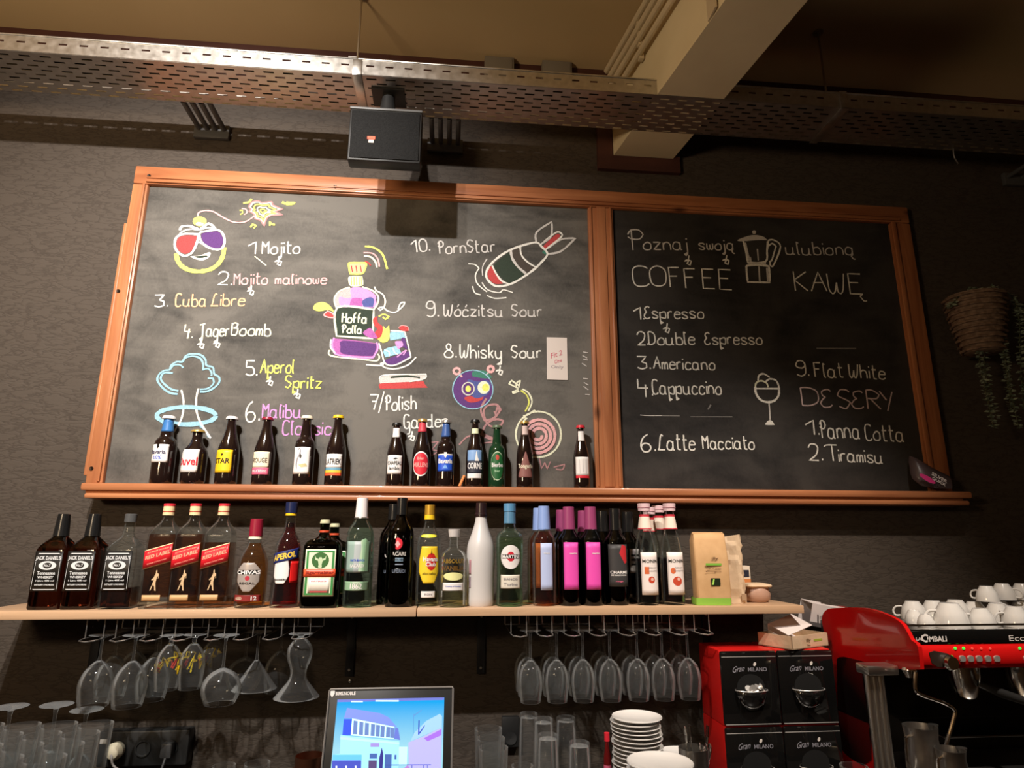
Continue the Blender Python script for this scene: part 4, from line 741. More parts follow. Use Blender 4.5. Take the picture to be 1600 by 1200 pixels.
# ---------------------------------------------------------------- spirits on the shelf
G2 = 'spirit bottles on the shelf'; YS = -.20; SL = cm('d8d8d8', .5)
def jd(label, bx, gl, hol):
    lab = [dict(z0=.19, z1=.60, w=.86, m=K_, eps=.0010, tx=[T("JACK DANIEL'S", .525, .78, .052, SL, .03), T('No.7', .452, .2, .028, SL, .03), T('Tennessee', .375, .56, .034, SL, .02), T('WHISKEY', .332, .50, .024, SL, .03), T('1 Litre 40% vol', .296, .56, .018, SL, .03), T('DISTILLERY LYNCHBURG', .255, .60, .016, SL, .03)],
      fig=[(SL, circ(0, .452, .55, .046)), (K_, circ(0, .452, .28, .030), 2), (SL, [(-.80, .21), (-.78, .21), (-.74, .49), (-.76, .49)]), (SL, [(.80, .21), (.78, .21), (.74, .49), (.76, .49)]), (SL, [(-.7, .57), (.7, .57), (.6, .58), (-.6, .58)]), (SL, [(-.7, .21), (.7, .21), (.6, .202), (-.6, .202)])])]
    caps = [('cap', .76, 1.0, 1.06, kh)] if hol is None else [('cap', .91, 1.0, 1.1, mat('dark_clear_cap', (.08, .08, .08), .2))]
    t = bottle('whiskey_bottle', label, 'bottle', G2, bx, 803, YS, 45, 'square', gl, p=7, dr=.95, cap=caps, labels=lab, hollow=hol)
    if hol is None:
        H = t.children[0].dimensions.z; obj('neck_medallion', MB().loft([(0, .011, .007, 2), (.001, .011, .007, 2)], 16), SL, t, (0, -.0205, .19), (PI/2-.15, 0, 0))
    return t
jd('square whiskey bottle with black label, leftmost on the shelf', 77, dkamber, None)
jd('square whiskey bottle with black label and black cap, second on shelf', 127, dkamber, None)
jd('nearly empty square whiskey bottle with black label and clear neck', 185, clear_t, (.22, dkamber))
man = [(-.28, .17), (-.20, .17), (-.08, .225), (.02, .205), (.06, .17), (.16, .165), (.12, .20), (.08, .245), (.14, .30), (.22, .30), (.20, .28), (.24, .285), (.22, .325), (.12, .33), (.10, .36), (.02, .355), (.03, .33), (-.10, .285), (-.22, .275), (-.21, .262), (-.06, .27), (-.12, .235)]
for bx, tx_, lb in ((245, 263, 'square whisky bottle with slanted red label, first of three'), (288, 306, 'square whisky bottle with slanted red label, middle of three'), (334, 349, 'square whisky bottle with slanted red label, beside the crimson-capped bottle')):
    bottle('whisky_bottle', lb, 'bottle', G2, bx, 787, YS, 42, 'walker', clear_t, p=8, dr=.9, hollow=(.70 if bx < 300 else .62, amber_t),
      cap=[('cap', .885, .975, 1.14, cm('e8cfa0', .4)), ('cap_top', .975, 1.0, 1.16, RD), ('cap_band', .915, .93, 1.17, cm('b04838', .4))],
      labels=[dict(z0=.40, z1=.58, w=.93, m=cm('e6c49a'), nm='label_border', skew=.30), dict(z0=.408, z1=.572, w=.93, m=cm('d8202c', .4), eps=.0010, skew=.30, tx=[T('RED LABEL', .503, .82, .034, cm('f0b090'), .02), T('JOHNNIE WALKER', .545, .72, .018, cm('f0b090'), .02), T('BLENDED SCOTCH WHISKY', .44, .66, .013, cm('f09080'), .02)], fig=[]),
        dict(z0=.075, z1=.128, w=.62, m=cm('c8a070', .4), nm='lower_label', dx=-.12), dict(z0=.16, z1=.161, w=.01, m=cm('c8a070'), nm='emblem_anchor', fig=[(cm('d0b088', .4), man)])])
bottle('whisky_bottle', 'round whisky bottle with crimson cap and silver crest label', 'bottle', G2, 389, 811, YS, 46, 'chivas', clear_t, hollow=(.72, gold_t), cap=[('cap', .80, 1.0, 1.12, CRIM), ('neck_band', .765, .80, 1.06, CR)], labels=[
  dict(z0=.18, z1=.50, w=.80, m=cm('b8aca4', .35, .3), shape='shield', tx=[T('CHIVAS', .395, .80, .045, W_, .04), T('REGAL', .275, .5, .025, K_)], fig=[(K_, [(-.75, .372), (.75, .372), (.75, .42), (-.75, .42)]), (cm('b83040'), circ(0, .33, .15, .026))]),
  dict(z0=.075, z1=.145, w=.98, m=cm('8a2a28'), nm='lower_label', tx=[T('AGED', .11, .25, .03, CR, .01, -.5), T('12', .11, .18, .045, W_, .03, .5)])])
bottle('aperitif_bottle', 'red-orange aperitif bottle with dark blue cap and slanted navy label', 'bottle', G2, 443, 785, YS, 42, 'aperol', clear_t, hollow=(.80, red_t), cap=[('cap', .895, 1.0, 1.2, cm('1c2448', .35)), ('cap_band', .87, .895, 1.1, YL)], labels=[
  dict(z0=.22, z1=.46, w=.62, m=W_, shape='hex', dx=-.22, tx=[T('BARBIERI', .26, .42, .02, K_)]), dict(z0=.43, z1=.53, w=1.1, m=cm('1e2a66'), nm='slanted_label', eps=.0012, skew=.22, tx=[T('APEROL', .48, .84, .058, cm('f4cc50'), .035, -.05)]), dict(z0=.23, z1=.43, w=.36, m=cm('e02020', .4), nm='side_label', dx=.82)])
def jag(label, bx, ty, y):
    lm = cm('e4e4c8', .5)
    return bottle('herb_liqueur_bottle', label, 'bottle', G2, bx, ty, y, 57, 'jager', glass('bottle_green', (.01, .02, .01)), p=6, dr=.62, cap=[('crown_cap', .955, 1.0, .9, cm('c8c4a0', .4)), ('neck_band', .85, .875, 1.05, cm('c04828'))], labels=[
      dict(z0=.13, z1=.655, w=.80, m=lm, fig=[(GN, [(-.74, .145), (.74, .145), (.74, .64), (-.74, .64)]), (lm, [(-.62, .165), (.62, .165), (.62, .62), (-.62, .62)], 2), (cm('3c6a34'), circ(0, .53, .46, .092, 24), 3),
        (cm('c8d8b0'), [(-.3, .59), (-.24, .56), (-.1, .545), (-.06, .565), (.06, .565), (.1, .545), (.24, .56), (.3, .59), (.28, .54), (.12, .525), (.08, .48), (.1, .455), (0, .44), (-.1, .455), (-.08, .48), (-.12, .525), (-.28, .54)], 5)]),
      dict(z0=.345, z1=.435, w=.84, m=OR_, nm='band_label', eps=.0022, tx=[T('Jägermeister', .39, .76, .05, cm('8a1c10'), .02)]), dict(z0=.17, z1=.33, w=.56, m=cm('e8ded0'), nm='lower_label', eps=.0022, tx=[T('KRÄUTERLIKÖR', .30, .4, .018, PKL)], fig=[(cm('c04040'), [(-.45, .175), (.45, .175), (.45, .19), (-.45, .19)])])])
jag('flat dark green herb liqueur bottle with orange-banded label', 499, 812, -.215)
jag('second dark herb liqueur bottle half hidden behind the first', 515, 818, -.10)
bottle('rum_bottle', 'clear rum bottle with tall white cap and pale label', 'bottle', G2, 557, 778, -.205, 44, 'bacardi', green_t, p=2.4, hollow=(.0, None), cap=[('cap', .815, 1.0, 1.1, cm('e8dedc', .4)), ('cap_band', .808, .818, 1.2, SV)], labels=[
  dict(z0=.31, z1=.59, w=.92, m=mat('pale_print', (.42, .46, .46), .5), tx=[T('BACARDI', .37, .5, .03, W_), T('CARTA BLANCA', .42, .5, .02, BL)], fig=[(cm('b8d0b0'), [(.1, .32), (.8, .32), (.8, .58), (.5, .62), (.2, .60)])]), dict(z0=.15, z1=.23, w=.98, m=cm('a8bca0'), nm='lower_label', tx=[T('1862', .19, .4, .05, W_)])])
for bx, ty, y, lb in ((609, 788, -.11, 'black rum bottle with red emblem, half hidden behind its twin'), (622, 778, -.20, 'black rum bottle with round red emblem, front one')):
    bottle('rum_bottle', lb, 'bottle', G2, bx, ty, y, 43, 'bacardi', glass('black_rum', (.02, .02, .03)), p=2.4, cap=[('cap', .84, 1.0, 1.1, kh)], labels=[
      dict(z0=.515, z1=.62, w=.36, m=RD, shape='oval', nm='round_emblem', dx=-.15, fig=[(cm('f4a0a0'), [(-.2, .56), (0, .60), (.2, .56), (.1, .55), (0, .53), (-.1, .55)])]), dict(z0=.405, z1=.44, w=.70, m=cm('7890a4'), nm='label_band', tx=[T('CARTA NEGRA', .423, .55, .018, K_)]),
      dict(z0=.455, z1=.505, w=.8, m=kh, nm='label_paper', tx=[T('BACARDÍ', .48, .72, .045, cm('c8c0b8'), .02)]), dict(z0=.375, z1=.385, w=.6, m=cm('8890a0'), nm='label_line'), dict(z0=.30, z1=.345, w=.7, m=kh, nm='lower_label', tx=[T('SUPERIOR', .32, .6, .03, cm('707888'))])])
bottle('rum_bottle', 'rum bottle with gold cap and bright yellow label', 'bottle', G2, 667, 789, -.185, 38, 'havana', clear_t, hollow=(.12, pale_t), cap=[('cap', .90, 1.0, 1.15, cm('c89a34', .35, .5)), ('cap_band', .85, .90, 1.12, YL)], labels=[
  dict(z0=.22, z1=.58, w=.92, m=cm('f2cc30', .45), shape='hex', dx=.12, tx=[T('Havana', .455, .62, .045, W_, .03, .1), T('Club', .405, .42, .042, W_, .03, .12), T('AÑOS 3 AÑOS', .315, .55, .026, K_)], fig=[(cm('c82820'), circ(.16, .43, .42, .085)), (K_, [(.12, .50), (.15, .56), (.2, .50)], 2)]),
  dict(z0=.665, z1=.70, w=.75, m=cm('e8e040'), nm='neck_label', shape='oval'), dict(z0=.085, z1=.145, w=.6, m=W_, nm='lower_label', dx=.1, tx=[T('RON', .115, .3, .02, GR)])])
bottle('vodka_bottle', 'short clear vodka bottle with gold printed lettering and pale liquor', 'bottle', G2, 707, 827, -.225, 42, 'absolut', clear_t, hollow=(.45, pale_t), cap=[('cap', .90, 1.0, 1.12, cm('c8c0bc', .35))], labels=[
  dict(z0=.565, z1=.57, w=.05, m=GD, nm='print_line', tx=[T('ABSOLUT', .585, .86, .055, cm('8a6a20', .4), .02), T('VANILIA', .495, .86, .06, cm('6a4a1c', .4), .03)]), dict(z0=.21, z1=.31, w=.85, m=W_, nm='label_paper', tx=[T('Country of Sweden', .265, .6, .02, BL)]), dict(z0=.34, z1=.44, w=.8, m=cm('eae6a0', .5), nm='flower_print', shape='oval')])
bottle('liqueur_bottle', 'frosted white liqueur bottle with dark cap', 'bottle', G2, 750, 786, -.195, 45, 'frost', frostm, cap=[('cap', .86, 1.0, 1.1, cm('2a1a1c', .3)), ('cap_ring', .88, .90, 1.25, cm('2a1a1c', .3))], labels=[dict(z0=.30, z1=.44, w=.10, m=cm('b08088'), nm='side_print', dx=-.86), dict(z0=.17, z1=.28, w=.08, m=cm('907c88'), nm='side_print', dx=-.86)])
bottle('vermouth_bottle', 'pale green vermouth bottle with blue cap and round white label', 'bottle', G2, 796, 787, -.21, 44, 'martini', green_t, hollow=(.66, verm_t), cap=[('cap', .92, 1.0, 1.15, cm('5a90b8', .35)), ('neck_wrap', .80, .92, 1.06, cm('5a88a8', .35))], labels=[
  dict(z0=.355, z1=.585, w=.76, m=W_, shape='oval', tx=[T('MARTINI', .475, .62, .034, W_, .03)], fig=[(RD, circ(0, .475, .28, .047)), (K_, [(-.68, .455), (.68, .455), (.68, .495), (-.68, .495)], 1)]), dict(z0=.17, z1=.30, w=.76, m=cm('dcd4c4'), nm='lower_label', tx=[T('BIANCO', .26, .5, .02, GR), T('Torino', .21, .5, .03, GR)]), dict(z0=.82, z1=.90, w=.14, m=cm('c88090'), nm='neck_stripe', dx=.22)])
for bx, ty, y, lb in ((843, 794, -.10, 'rosé wine bottle with light blue capsule, behind its twin'), (851, 791, -.205, 'rosé wine bottle with light blue capsule and pale blue label, front')):
    bottle('wine_bottle', lb, 'bottle', 'rosé wine bottles', bx, ty, y, 38, 'wine', clear_t, hollow=(.74, rose_t), cap=[('capsule', .76, 1.0, 1.06, cm('8ea8e0', .4))], labels=[dict(z0=.155, z1=.665 if False else .62, w=.52, m=cm('b8c4e8', .5), dx=.08, tx=[T('rosé', .52, .25, .02, W_)])])
for bx, ty, y, lb in ((880, 797, -.11, 'red wine bottle with purple capsule, hidden behind the first pink label bottle'), (891, 792, -.205, 'red wine bottle with purple capsule and pink label, left one in front'), (915, 798, -.11, 'red wine bottle with purple capsule, behind the right pink label bottle'), (926, 792, -.205, 'red wine bottle with purple capsule and pink label, right one in front')):
    bottle('wine_bottle', lb, 'bottle', 'purple capsule wine bottles', bx, ty, y, 38, 'wine', wineg, cap=[('capsule', .765, 1.0, 1.08, cm('98406c', .4))], labels=[dict(z0=.16, z1=.63, w=.66, m=PKM, tx=[T('merlot', .52, .32, .02, W_, .02, .2)])] if y < -.15 else [])
for bx, ty, y, lb in ((945, 799, -.05, 'dark wine bottle standing behind left of red-spot label bottle'), (965, 795, -.20, 'dark wine bottle with black label and red spot'), (986, 800, -.09, 'dark wine bottle with grey white side label beside syrup')):
    lab = [dict(z0=.19, z1=.62, w=.93, m=cm('3a3838', .5), tx=[T('CHARME', .335, .76, .03, W_, .03), T('DE GASCOGNE', .305, .66, .016, W_, .02), T('rouge', .24, .3, .015, PKL)], fig=[(cm('c82c34'), [(.3, .62), (.75, .60), (.78, .44), (.55, .42), (.25, .48), (.05, .53), (.2, .58)])])] if bx == 965 else ([dict(z0=.32, z1=.58, w=.5, m=cm('b0a8a8'), dx=.3, fig=[(K_, [(-.4, .40+k*.05), (.4, .40+k*.05), (.4, .42+k*.05), (-.4, .42+k*.05)]) for k in range(3)])] if bx == 986 else [])
    bottle('wine_bottle', lb, 'bottle', 'dark wine bottles', bx, ty, y, 38, 'wine', wineg, cap=[('capsule', .77, 1.0, 1.08, kh)], labels=lab)
for bx, ty, y, lb, ph in ((1021, 793, -.14, 'syrup bottle behind, second white cap from the left', 0), (1036, 790, -.055, 'syrup bottle behind, third white cap from the left', 0), (1013, 787, -.21, 'syrup bottle with cake picture label, front left', .12), (1054, 787, -.205, 'syrup bottle with bowl picture label, front right', .12)):
    fr = y < -.15
    bottle('syrup_bottle', lb, 'bottle', 'syrup bottles', bx, ty, y, 36, 'syrup', clear_t, hollow=(.45, darksyr), cap=[('cap', .925, 1.0, 1.35, cm('e8c8cc', .4)), ('neck_label', .74, .885, 1.12, cm('eedccc', .5)), ('neck_stripe', .74, .765, 1.15, cm('c83040', .5)), ('neck_stripe', .855, .888, 1.16, cm('c83040', .5)), ('cap_line', .955, .962, 1.38, cm('c08090', .4))], labels=[
      dict(z0=.10, z1=.51, w=.86, m=cm('eee2dc', .5), ph=.08, tx=[T('MONIN', .425, .72, .032, K_, .01), T('SIROP', .36, .4, .014, GR, 0, .2), T('CARAMEL' if bx < 1030 else 'NOISETTE', .33, .5, .014, GR, 0, .2)], fig=[(cm('d86a3c'), [(-.55, .30), (-.15, .30), (-.15, .37), (-.55, .37)] if bx < 1030 else circ(-.35, .33, .22, .03)), (cm('c84a30'), circ(.05, .245, .30, .033) if bx < 1030 else circ(.0, .23, .42, .045)), (cm('e8b8a8'), circ(.1, .25, .14, .015), 2)])] if fr else [])
# ---------------------------------------------------------------- bags and jar at the right
kraft = noisy('kraft_paper', (.56, .33, .15), (.64, .39, .19), (20, 20, 20), .75, .1); kraft2 = noisy('pale_kraft_paper', (.60, .43, .27), (.68, .50, .33), (24, 24, 24), .75, .25)
y = -.215; bxL, bxR = P(1086, 948, y).x, P(1137, 948, y).x; Hb = P(1100, 833, y).z-ZS
bag = thing('coffee_bag', 'brown kraft coffee bag with green base band on the shelf', 'bag', ((bxL+bxR)/2, y, ZS+.0003), (0, 0, -.12)); h = (bxR-bxL)/2
mb = MB().loft([(0, h, .034, 12), (Hb*.12, h*1.0, .036, 10), (Hb*.6, h*1.02, .036, 8), (Hb*.9, h*.98, .030, 7), (Hb*.97, h*.94, .022, 7), (Hb, h*.92, .012, 6)], 32); mb.v = [(x+(.004*math.sin(z*60) if abs(x) > h*.9 else 0), yy+.0025*math.sin(z*70+x*60), z) for x, yy, z in mb.v]
obj('body', mb, kraft, bag); obj('base_band', MB().loft([(.0005, h+.0020, .0375, 12), (Hb*.10, h+.0026, .0392, 10)], 32, False, False), cm('8cc048', .6), bag)
obj('folded_top', MB().box(-h*.92, h*.92, -.013, -.004, Hb*.975, Hb+.003, .002), kraft, bag)
fm = lambda s, t: (s, -.0405, t)
mb = MB(); put_text(mb, 'illy', fm, .012, Hb*.64, .022, .010, bold=.02); put_text(mb, 'caffè in grani', fm, .004, Hb*.50, .05, .006); put_text(mb, 'biologico', fm, .004, Hb*.46, .05, .005)
obj('lettering', mb, cm('5a3a20', .6), bag, fix=False, smooth=0)
obj('green_stripe', MB().box(-.020, .032, -.0405, -.0395, Hb*.545, Hb*.575), cm('7cb040', .6), bag, smooth=0); obj('picture', MB().box(-.006, .024, -.0405, -.0395, Hb*.27, Hb*.37), cm('14240c', .5), bag, smooth=0)
mb = MB(); flat(mb, [(-.004, -.0412, Hb*.28), (.002, -.0412, Hb*.28), (.006, -.0412, Hb*.36), (.001, -.0412, Hb*.36)]); obj('picture_streak', mb, cm('a8d860', .5), bag, fix=False, smooth=0)
y = -.17; x = P(1148, 948, y).x; Hc = P(1150, 838, y).z-ZS
b2 = thing('paper_bag', 'crumpled pale kraft bag leaning behind the brown coffee bag', 'bag', (x, y, ZS+.0003), (0, 0, .1)); mb = MB(); n = 14; m_ = 22
random.seed(3)
for j in range(n+1):
    v = j/n
    for k in range(m_):
        a = 2*PI*k/m_; c, d = math.cos(a), math.sin(a); rx = .036*(1+.08*v); ry = .026*(1-.75*v**2); q = .0028*math.sin(9*v*PI+k*1.3)+random.uniform(-.0022, .0022)*(1 if 0 < j else 0)
        mb.v.append(((rx+q)*math.copysign(abs(c)**.5, c), (ry+q)*math.copysign(abs(d)**.5, d), Hc*v+(.006*c if j == n else 0)))
for j in range(n):
    for k in range(m_): a = j*m_+k; b = j*m_+(k+1) % m_; mb.f.append((a, b, b+m_, a+m_)); mb.m.append(0)
mb.f.append(tuple(range(m_))[::-1]); mb.m.append(0); mb.f.append(tuple(n*m_+k for k in range(m_))); mb.m.append(0)
obj('body', mb, kraft2, b2, smooth=20); obj('side_print', MB().box(.012, .030, -.0305, -.0295, .01, .032), cm('a08468', .7), b2, smooth=0)
y = -.13; x = P(1183, 948, y).x; jar = thing('paper_lidded_bowl', 'squat pale bowl with kraft paper lid at right end of shelf', 'bowl', (x, y, ZS+.0003)); 
obj('bowl', MB().loft([(0, .036, .036, 2), (.012, .046, .046, 2), (.028, .048, .048, 2), (.045, .043, .043, 2), (.050, .040, .040, 2)], 28), cm('b08c78', .4), jar)
obj('lid', MB().loft([(.0505, .043, .043, 5), (.054, .047, .047, 5), (.060, .044, .044, 5), (.064, .020, .020, 4)], 20), kraft2, jar)
y = -.06; q = P(1164, 948, y); sb = thing('small_carton', 'small white and orange carton standing behind the bowl', 'carton', (q.x, y, ZS+.0003)); hc = P(1164, 884, y).z-ZS
obj('body', MB().box(-.021, .021, -.02, .02, 0, hc, .001), cm('e8d8c4', .6), sb); obj('orange_front', MB().box(-.0205, .0205, -.0212, -.0203, .004, hc*.62), cm('d8884c', .6), sb, smooth=0); obj('dark_print', MB().box(-.008, .016, -.0212, -.0203, hc*.68, hc*.88), cm('2c2c3c', .5), sb, smooth=0)
# ================================================================ counter
steel = noisy('brushed_steel', (.50, .49, .47), (.60, .58, .56), (4, 90, 90), .3, 0, 4, 0, (.3, .7), metal=1)
chrome = mat('chrome', (.86, .84, .80), .14, 1)
ct = thing('back_counter', 'dark back counter carrying glasses and coffee machine', 'counter', (.4, 0, 0))
obj('worktop', MB().box(-3.2, 2.6, -.78, WALLY-.001, ZK-.035, ZK, .003), mat('counter_top', (.035, .028, .024), .3), ct)
obj('cabinet', MB().box(-3.2, 2.6, -.74, WALLY-.002, .001, ZK-.0355), mat('counter_front', (.03, .022, .018), .6), ct)
def OW(name, mb, m, par, **k):
    l = par.location; mb.v = [(a-l[0], b-l[1], c-l[2]) for a, b, c in mb.v]; return obj(name, mb, m, par, **k)
# ================================================================ wire glass racks
ZR = 1.2655; wire = mat('rack_wire', (.62, .60, .58), .25, .9)
def rack(units, label):
    xs = [(P(a, 975, -.03).x, P(b, 975, -.03).x) for a, b in units]; xc = sum(xs[0]+xs[-1])/4
    t = thing('glass_rack', label, 'glass rack', (xc, 0, ZR), group='wire glass racks under the shelf')
    top = ZS-SHT-.0005
    for a, b in xs:
        m = (a+b)/2
        OW('wire_channel', MB().tube([(a, -.03, top), (a, -.03, ZR+.002), (a, -.05, ZR), (a, -.27, ZR), (a+.004, -.295, ZR-.001), (m, -.305, ZR-.003), (b-.004, -.295, ZR-.001), (b, -.27, ZR), (b, -.05, ZR), (b, -.03, ZR+.002), (b, -.03, top)], .0022, 6), wire, t)
        for c in (a, b): OW('front_hanger', MB().tube([(c, -.255, top), (c, -.255, ZR+.002)], .0018, 6), wire, t)
    OW('cross_wire', MB().tube([(xs[0][0], -.028, ZR+.002), (xs[-1][1], -.028, ZR+.002)], .002, 6), wire, t)
    OW('mounting_plate', MB().box(xs[0][0], xs[-1][1], -.15, -.13, top-.003, top, .001), wire, t)
    return xs
R1 = rack([(192, 217), (234, 258), (275, 299), (317, 340)], 'wire glass rack under the shelf, far left one')
R2 = rack([(363, 386), (403, 426), (443, 466), (483, 506)], 'wire glass rack under the shelf left of the monitor')
R3 = rack([(789, 811), (826, 847), (864, 885), (900, 921)], 'wire glass rack holding wine glasses, left of the two on right')
R4 = rack([(941, 962), (978, 997), (1014, 1034), (1049, 1070)], 'wire glass rack holding wine glasses beside the red dispensers')
# ================================================================ glasses
gl1 = thin_glass('drinking_glass', blend=.19, haze=.010, edge=.14)
def sp_prof(pts):
    return [tuple(p) for p in smooth_pl([Vector((a, b, 0)).to_2d() for a, b in pts], 3, 100)]
def stem_glass(name, label, group, foot_r, stem_h, bowl, stem_r=.0038, m=None, wall=.0014):
    # bowl: outer (r, z) pairs above the stem; foot at z = 0
    m = m or gl1; t = thing(name, label, 'glass', group=group)
    obj('foot', MB().loft([(0, foot_r*.94, foot_r*.94, 2), (.0012, foot_r, foot_r, 2), (.0026, foot_r*.9, foot_r*.9, 2), (.005, foot_r*.35, foot_r*.35, 2), (.0095, stem_r*1.5, stem_r*1.5, 2)], 28), m, t)
    if stem_h > .012: obj('stem', MB().loft([(.0097, stem_r*1.45, stem_r*1.45, 2), (.02 if stem_h > .03 else .012, stem_r, stem_r, 2), (stem_h-.012 if stem_h > .03 else stem_h-.004, stem_r, stem_r, 2), (stem_h-.0002, stem_r*1.7, stem_r*1.7, 2)], 12), m, t)
    out = sp_prof([(.0005, 0), (stem_r*1.7, 0)]+bowl); inn = [(max(r-wall, .0004), z+(.003 if i < 3 else 0)) for i, (r, z) in enumerate(out)]
    prof = [(r, z+stem_h) for r, z in out]+[(r, z+stem_h) for r, z in inn[::-1]]
    obj('bowl', MB().ring(prof, 28), m, t, smooth=80); return t
wine_b = [(.014, .004), (.030, .024), (.0375, .054), (.037, .082), (.031, .122)]
OD = ['first', 'second', 'third', 'fourth', 'fifth', 'sixth', 'seventh', 'eighth', 'ninth', 'tenth', 'eleventh', 'twelfth', 'thirteenth', 'fourteenth', 'fifteenth', 'sixteenth', 'seventeenth', 'eighteenth', 'nineteenth', 'twentieth', 'twenty-first', 'twenty-second', 'twenty-third', 'twenty-fourth', 'twenty-fifth', 'twenty-sixth', 'twenty-seventh', 'twenty-eighth', 'twenty-ninth']
gaps = [818.5, 856, 892, 931, 970, 1005.5, 1042]; proto = None
for r, (y, rw) in enumerate(((-.225, 'front'), (-.145, 'middle'), (-.065, 'back'))):
    for i, g in enumerate(gaps):
        lb = 'wine glass hanging upside down in %s row of right racks, %s from left' % (rw, OD[i])
        x = P(g, 975, -.03).x+random.uniform(-.003, .003); loc = (x, y, ZR+.0080)
        if proto is None: proto = stem_glass('wine_glass', lb, 'hanging wine glasses on the right', .036, .092, wine_b); proto.location = loc; proto.rotation_euler = (PI, 0, 0)
        else: dup(proto, loc, (PI, 0, random.uniform(0, 6)), lb)
def hang(t, px, py, y, dz=0): p = P(px, py, y); t.location = (p.x, y, ZR+.0080+dz); t.rotation_euler = (PI, 0, 0); return t
G4 = 'glasses hanging under the left of the shelf'
big = stem_glass('wine_glass', 'large wine glass hanging furthest left in the left rack', G4, .037, .075, [(.015, .004), (.036, .028), (.047, .060), (.046, .090), (.040, .125)])
hang(big, 160, 1000, -.225)
for px, y, lb in ((183, -.13, 'large wine glass hanging just behind the furthest left one'), (212, -.24, 'large hanging wine glass, second of the front row at left'), (214, -.04, 'large hanging wine glass at the back near the left bracket'), (246, -.16, 'tall hanging wine glass left of the yellow doodled goblets'), (251, -.065, 'large hanging wine glass behind the doodled goblets, left')):
    hang(dup(big, label=lb), px, 1000, y)
gob = stem_glass('goblet', 'short goblet with yellow and red doodles, left of three', 'doodled goblets', .033, .028, [(.016, .004), (.031, .026), (.037, .055), (.035, .090), (.030, .125)], .006)
YD = cm('e8c818', .5); RDD = cm('c83a30', .5)
def doodle(k, col, name, nn):
    mb = MB(); pr = [(.016, .032), (.031, .054), (.037, .083), (.035, .118), (.030, .153)]; random.seed(k)
    def s(a, z):
        for (r0, z0), (r1, z1) in zip(pr, pr[1:]):
            if z0 <= z <= z1: r = r0+(r1-r0)*(z-z0)/(z1-z0)+.0016; return (r*math.sin(a), -r*math.cos(a), z)
        return (.03*math.sin(a), -.03*math.cos(a), z)
    for j in range(nn):
        a0 = -1.2+j*2.6/nn+random.uniform(-.2, .2); z0 = random.uniform(.062, .105); pts = [s(a0+random.uniform(-.28, .28), min(.13, max(.04, z0+random.uniform(-.016, .016)))) for q in range(6)]
        mb.tube([tuple(v) for v in smooth_pl([Vector(p) for p in pts], 3, 170)], .0022, 5)
    return obj(name, mb, col, gob)
doodle(1, YD, 'yellow_doodle', 10); doodle(5, RDD, 'red_doodle', 2); hang(gob, 268, 1000, -.255)
for px, y, lb in ((304, -.245, 'short goblet with yellow and red doodles, middle of three'), (336, -.165, 'short goblet with yellow and red doodles, right of three')):
    g = hang(dup(gob, label=lb), px, 1000, y); g.rotation_euler = (PI, 0, px*.003)
bal = stem_glass('balloon_glass', 'round balloon glass hanging beside the martini glass, front', 'hanging balloon glasses', .037, .095, [(.016, .003), (.040, .018), (.055, .045), (.054, .070), (.042, .098)])
hang(bal, 353, 1000, -.26); hang(dup(bal, label='round balloon glass hanging behind the martini glass'), 386, 1000, -.07)
mart = stem_glass('martini_glass', 'cone shaped martini glass hanging under the left rack', G4, .038, .085, [(.012, .006), (.040, .046), (.066, .082)]); hang(mart, 404, 1000, -.195)
hang(dup(big, label='narrow hanging wine glass behind and right of the martini glass'), 440, 1000, -.08)
hur = stem_glass('cocktail_glass', 'bulbed cocktail glass with wide flared rim hanging at rack end', G4, .037, .014, [(.020, .005), (.036, .028), (.036, .058), (.024, .092), (.027, .118), (.048, .145), (.067, .168)], .006); hang(hur, 470, 1000, -.245)
# standing glasses
def tumbler(name, label, group, h, r0, r1, base=.012, wall=.0022, cat='glass', flut=0):
    t = thing(name, label, cat, group=group)
    out = [(.0005, 0), (r0*.95, 0), (r0, .002), (r0+(r1-r0)*.5, h*.5), (r1, h)]; inn = [(r1-wall, h), (r0+(r1-r0)*.5-wall, h*.5), (r0-wall, base+.002), (r0-wall-.002, base), (.0005, base)]
    obj('glass_wall', MB().ring(out+inn, 28), gl1, t, smooth=50); return t
pint = None; cx0 = P(150, 1130, -.30).x; rws = ['back', 'second', 'third', 'front']
for r in range(4):
    for c in range(4):
        y = -.30-.10*r; x = cx0-.098*c+.012*r; z = P(150, 1131, -.30).z-ZK
        lb = 'tall clear beer glass standing at lower left, %s row, %s from the right' % (rws[r], OD[c])
        if pint is None: pint = tumbler('beer_glass', lb, 'standing beer glasses lower left', z, .030, .045); pint.location = (x, y, ZK+.0003)
        else: dup(pint, (x, y, ZK+.0003), (0, 0, random.uniform(0, 3)), lb)
for px, py, y, lb in ((18, 1103, -.20, 'upturned stemmed glass behind the beer glasses, left of three'), (89, 1100, -.18, 'upturned stemmed glass behind the beer glasses, middle of three'), (136, 1108, -.19, 'upturned stemmed glass behind the beer glasses, right of three')):
    p = P(px, py, y); hh = p.z-ZK; t = dup(proto, (p.x, y, ZK+hh+.0), (PI, 0, 0), lb, 'upturned stemmed glasses lower left'); s = hh/.2145; t.scale = (1.25, 1.25, s)
hb = None
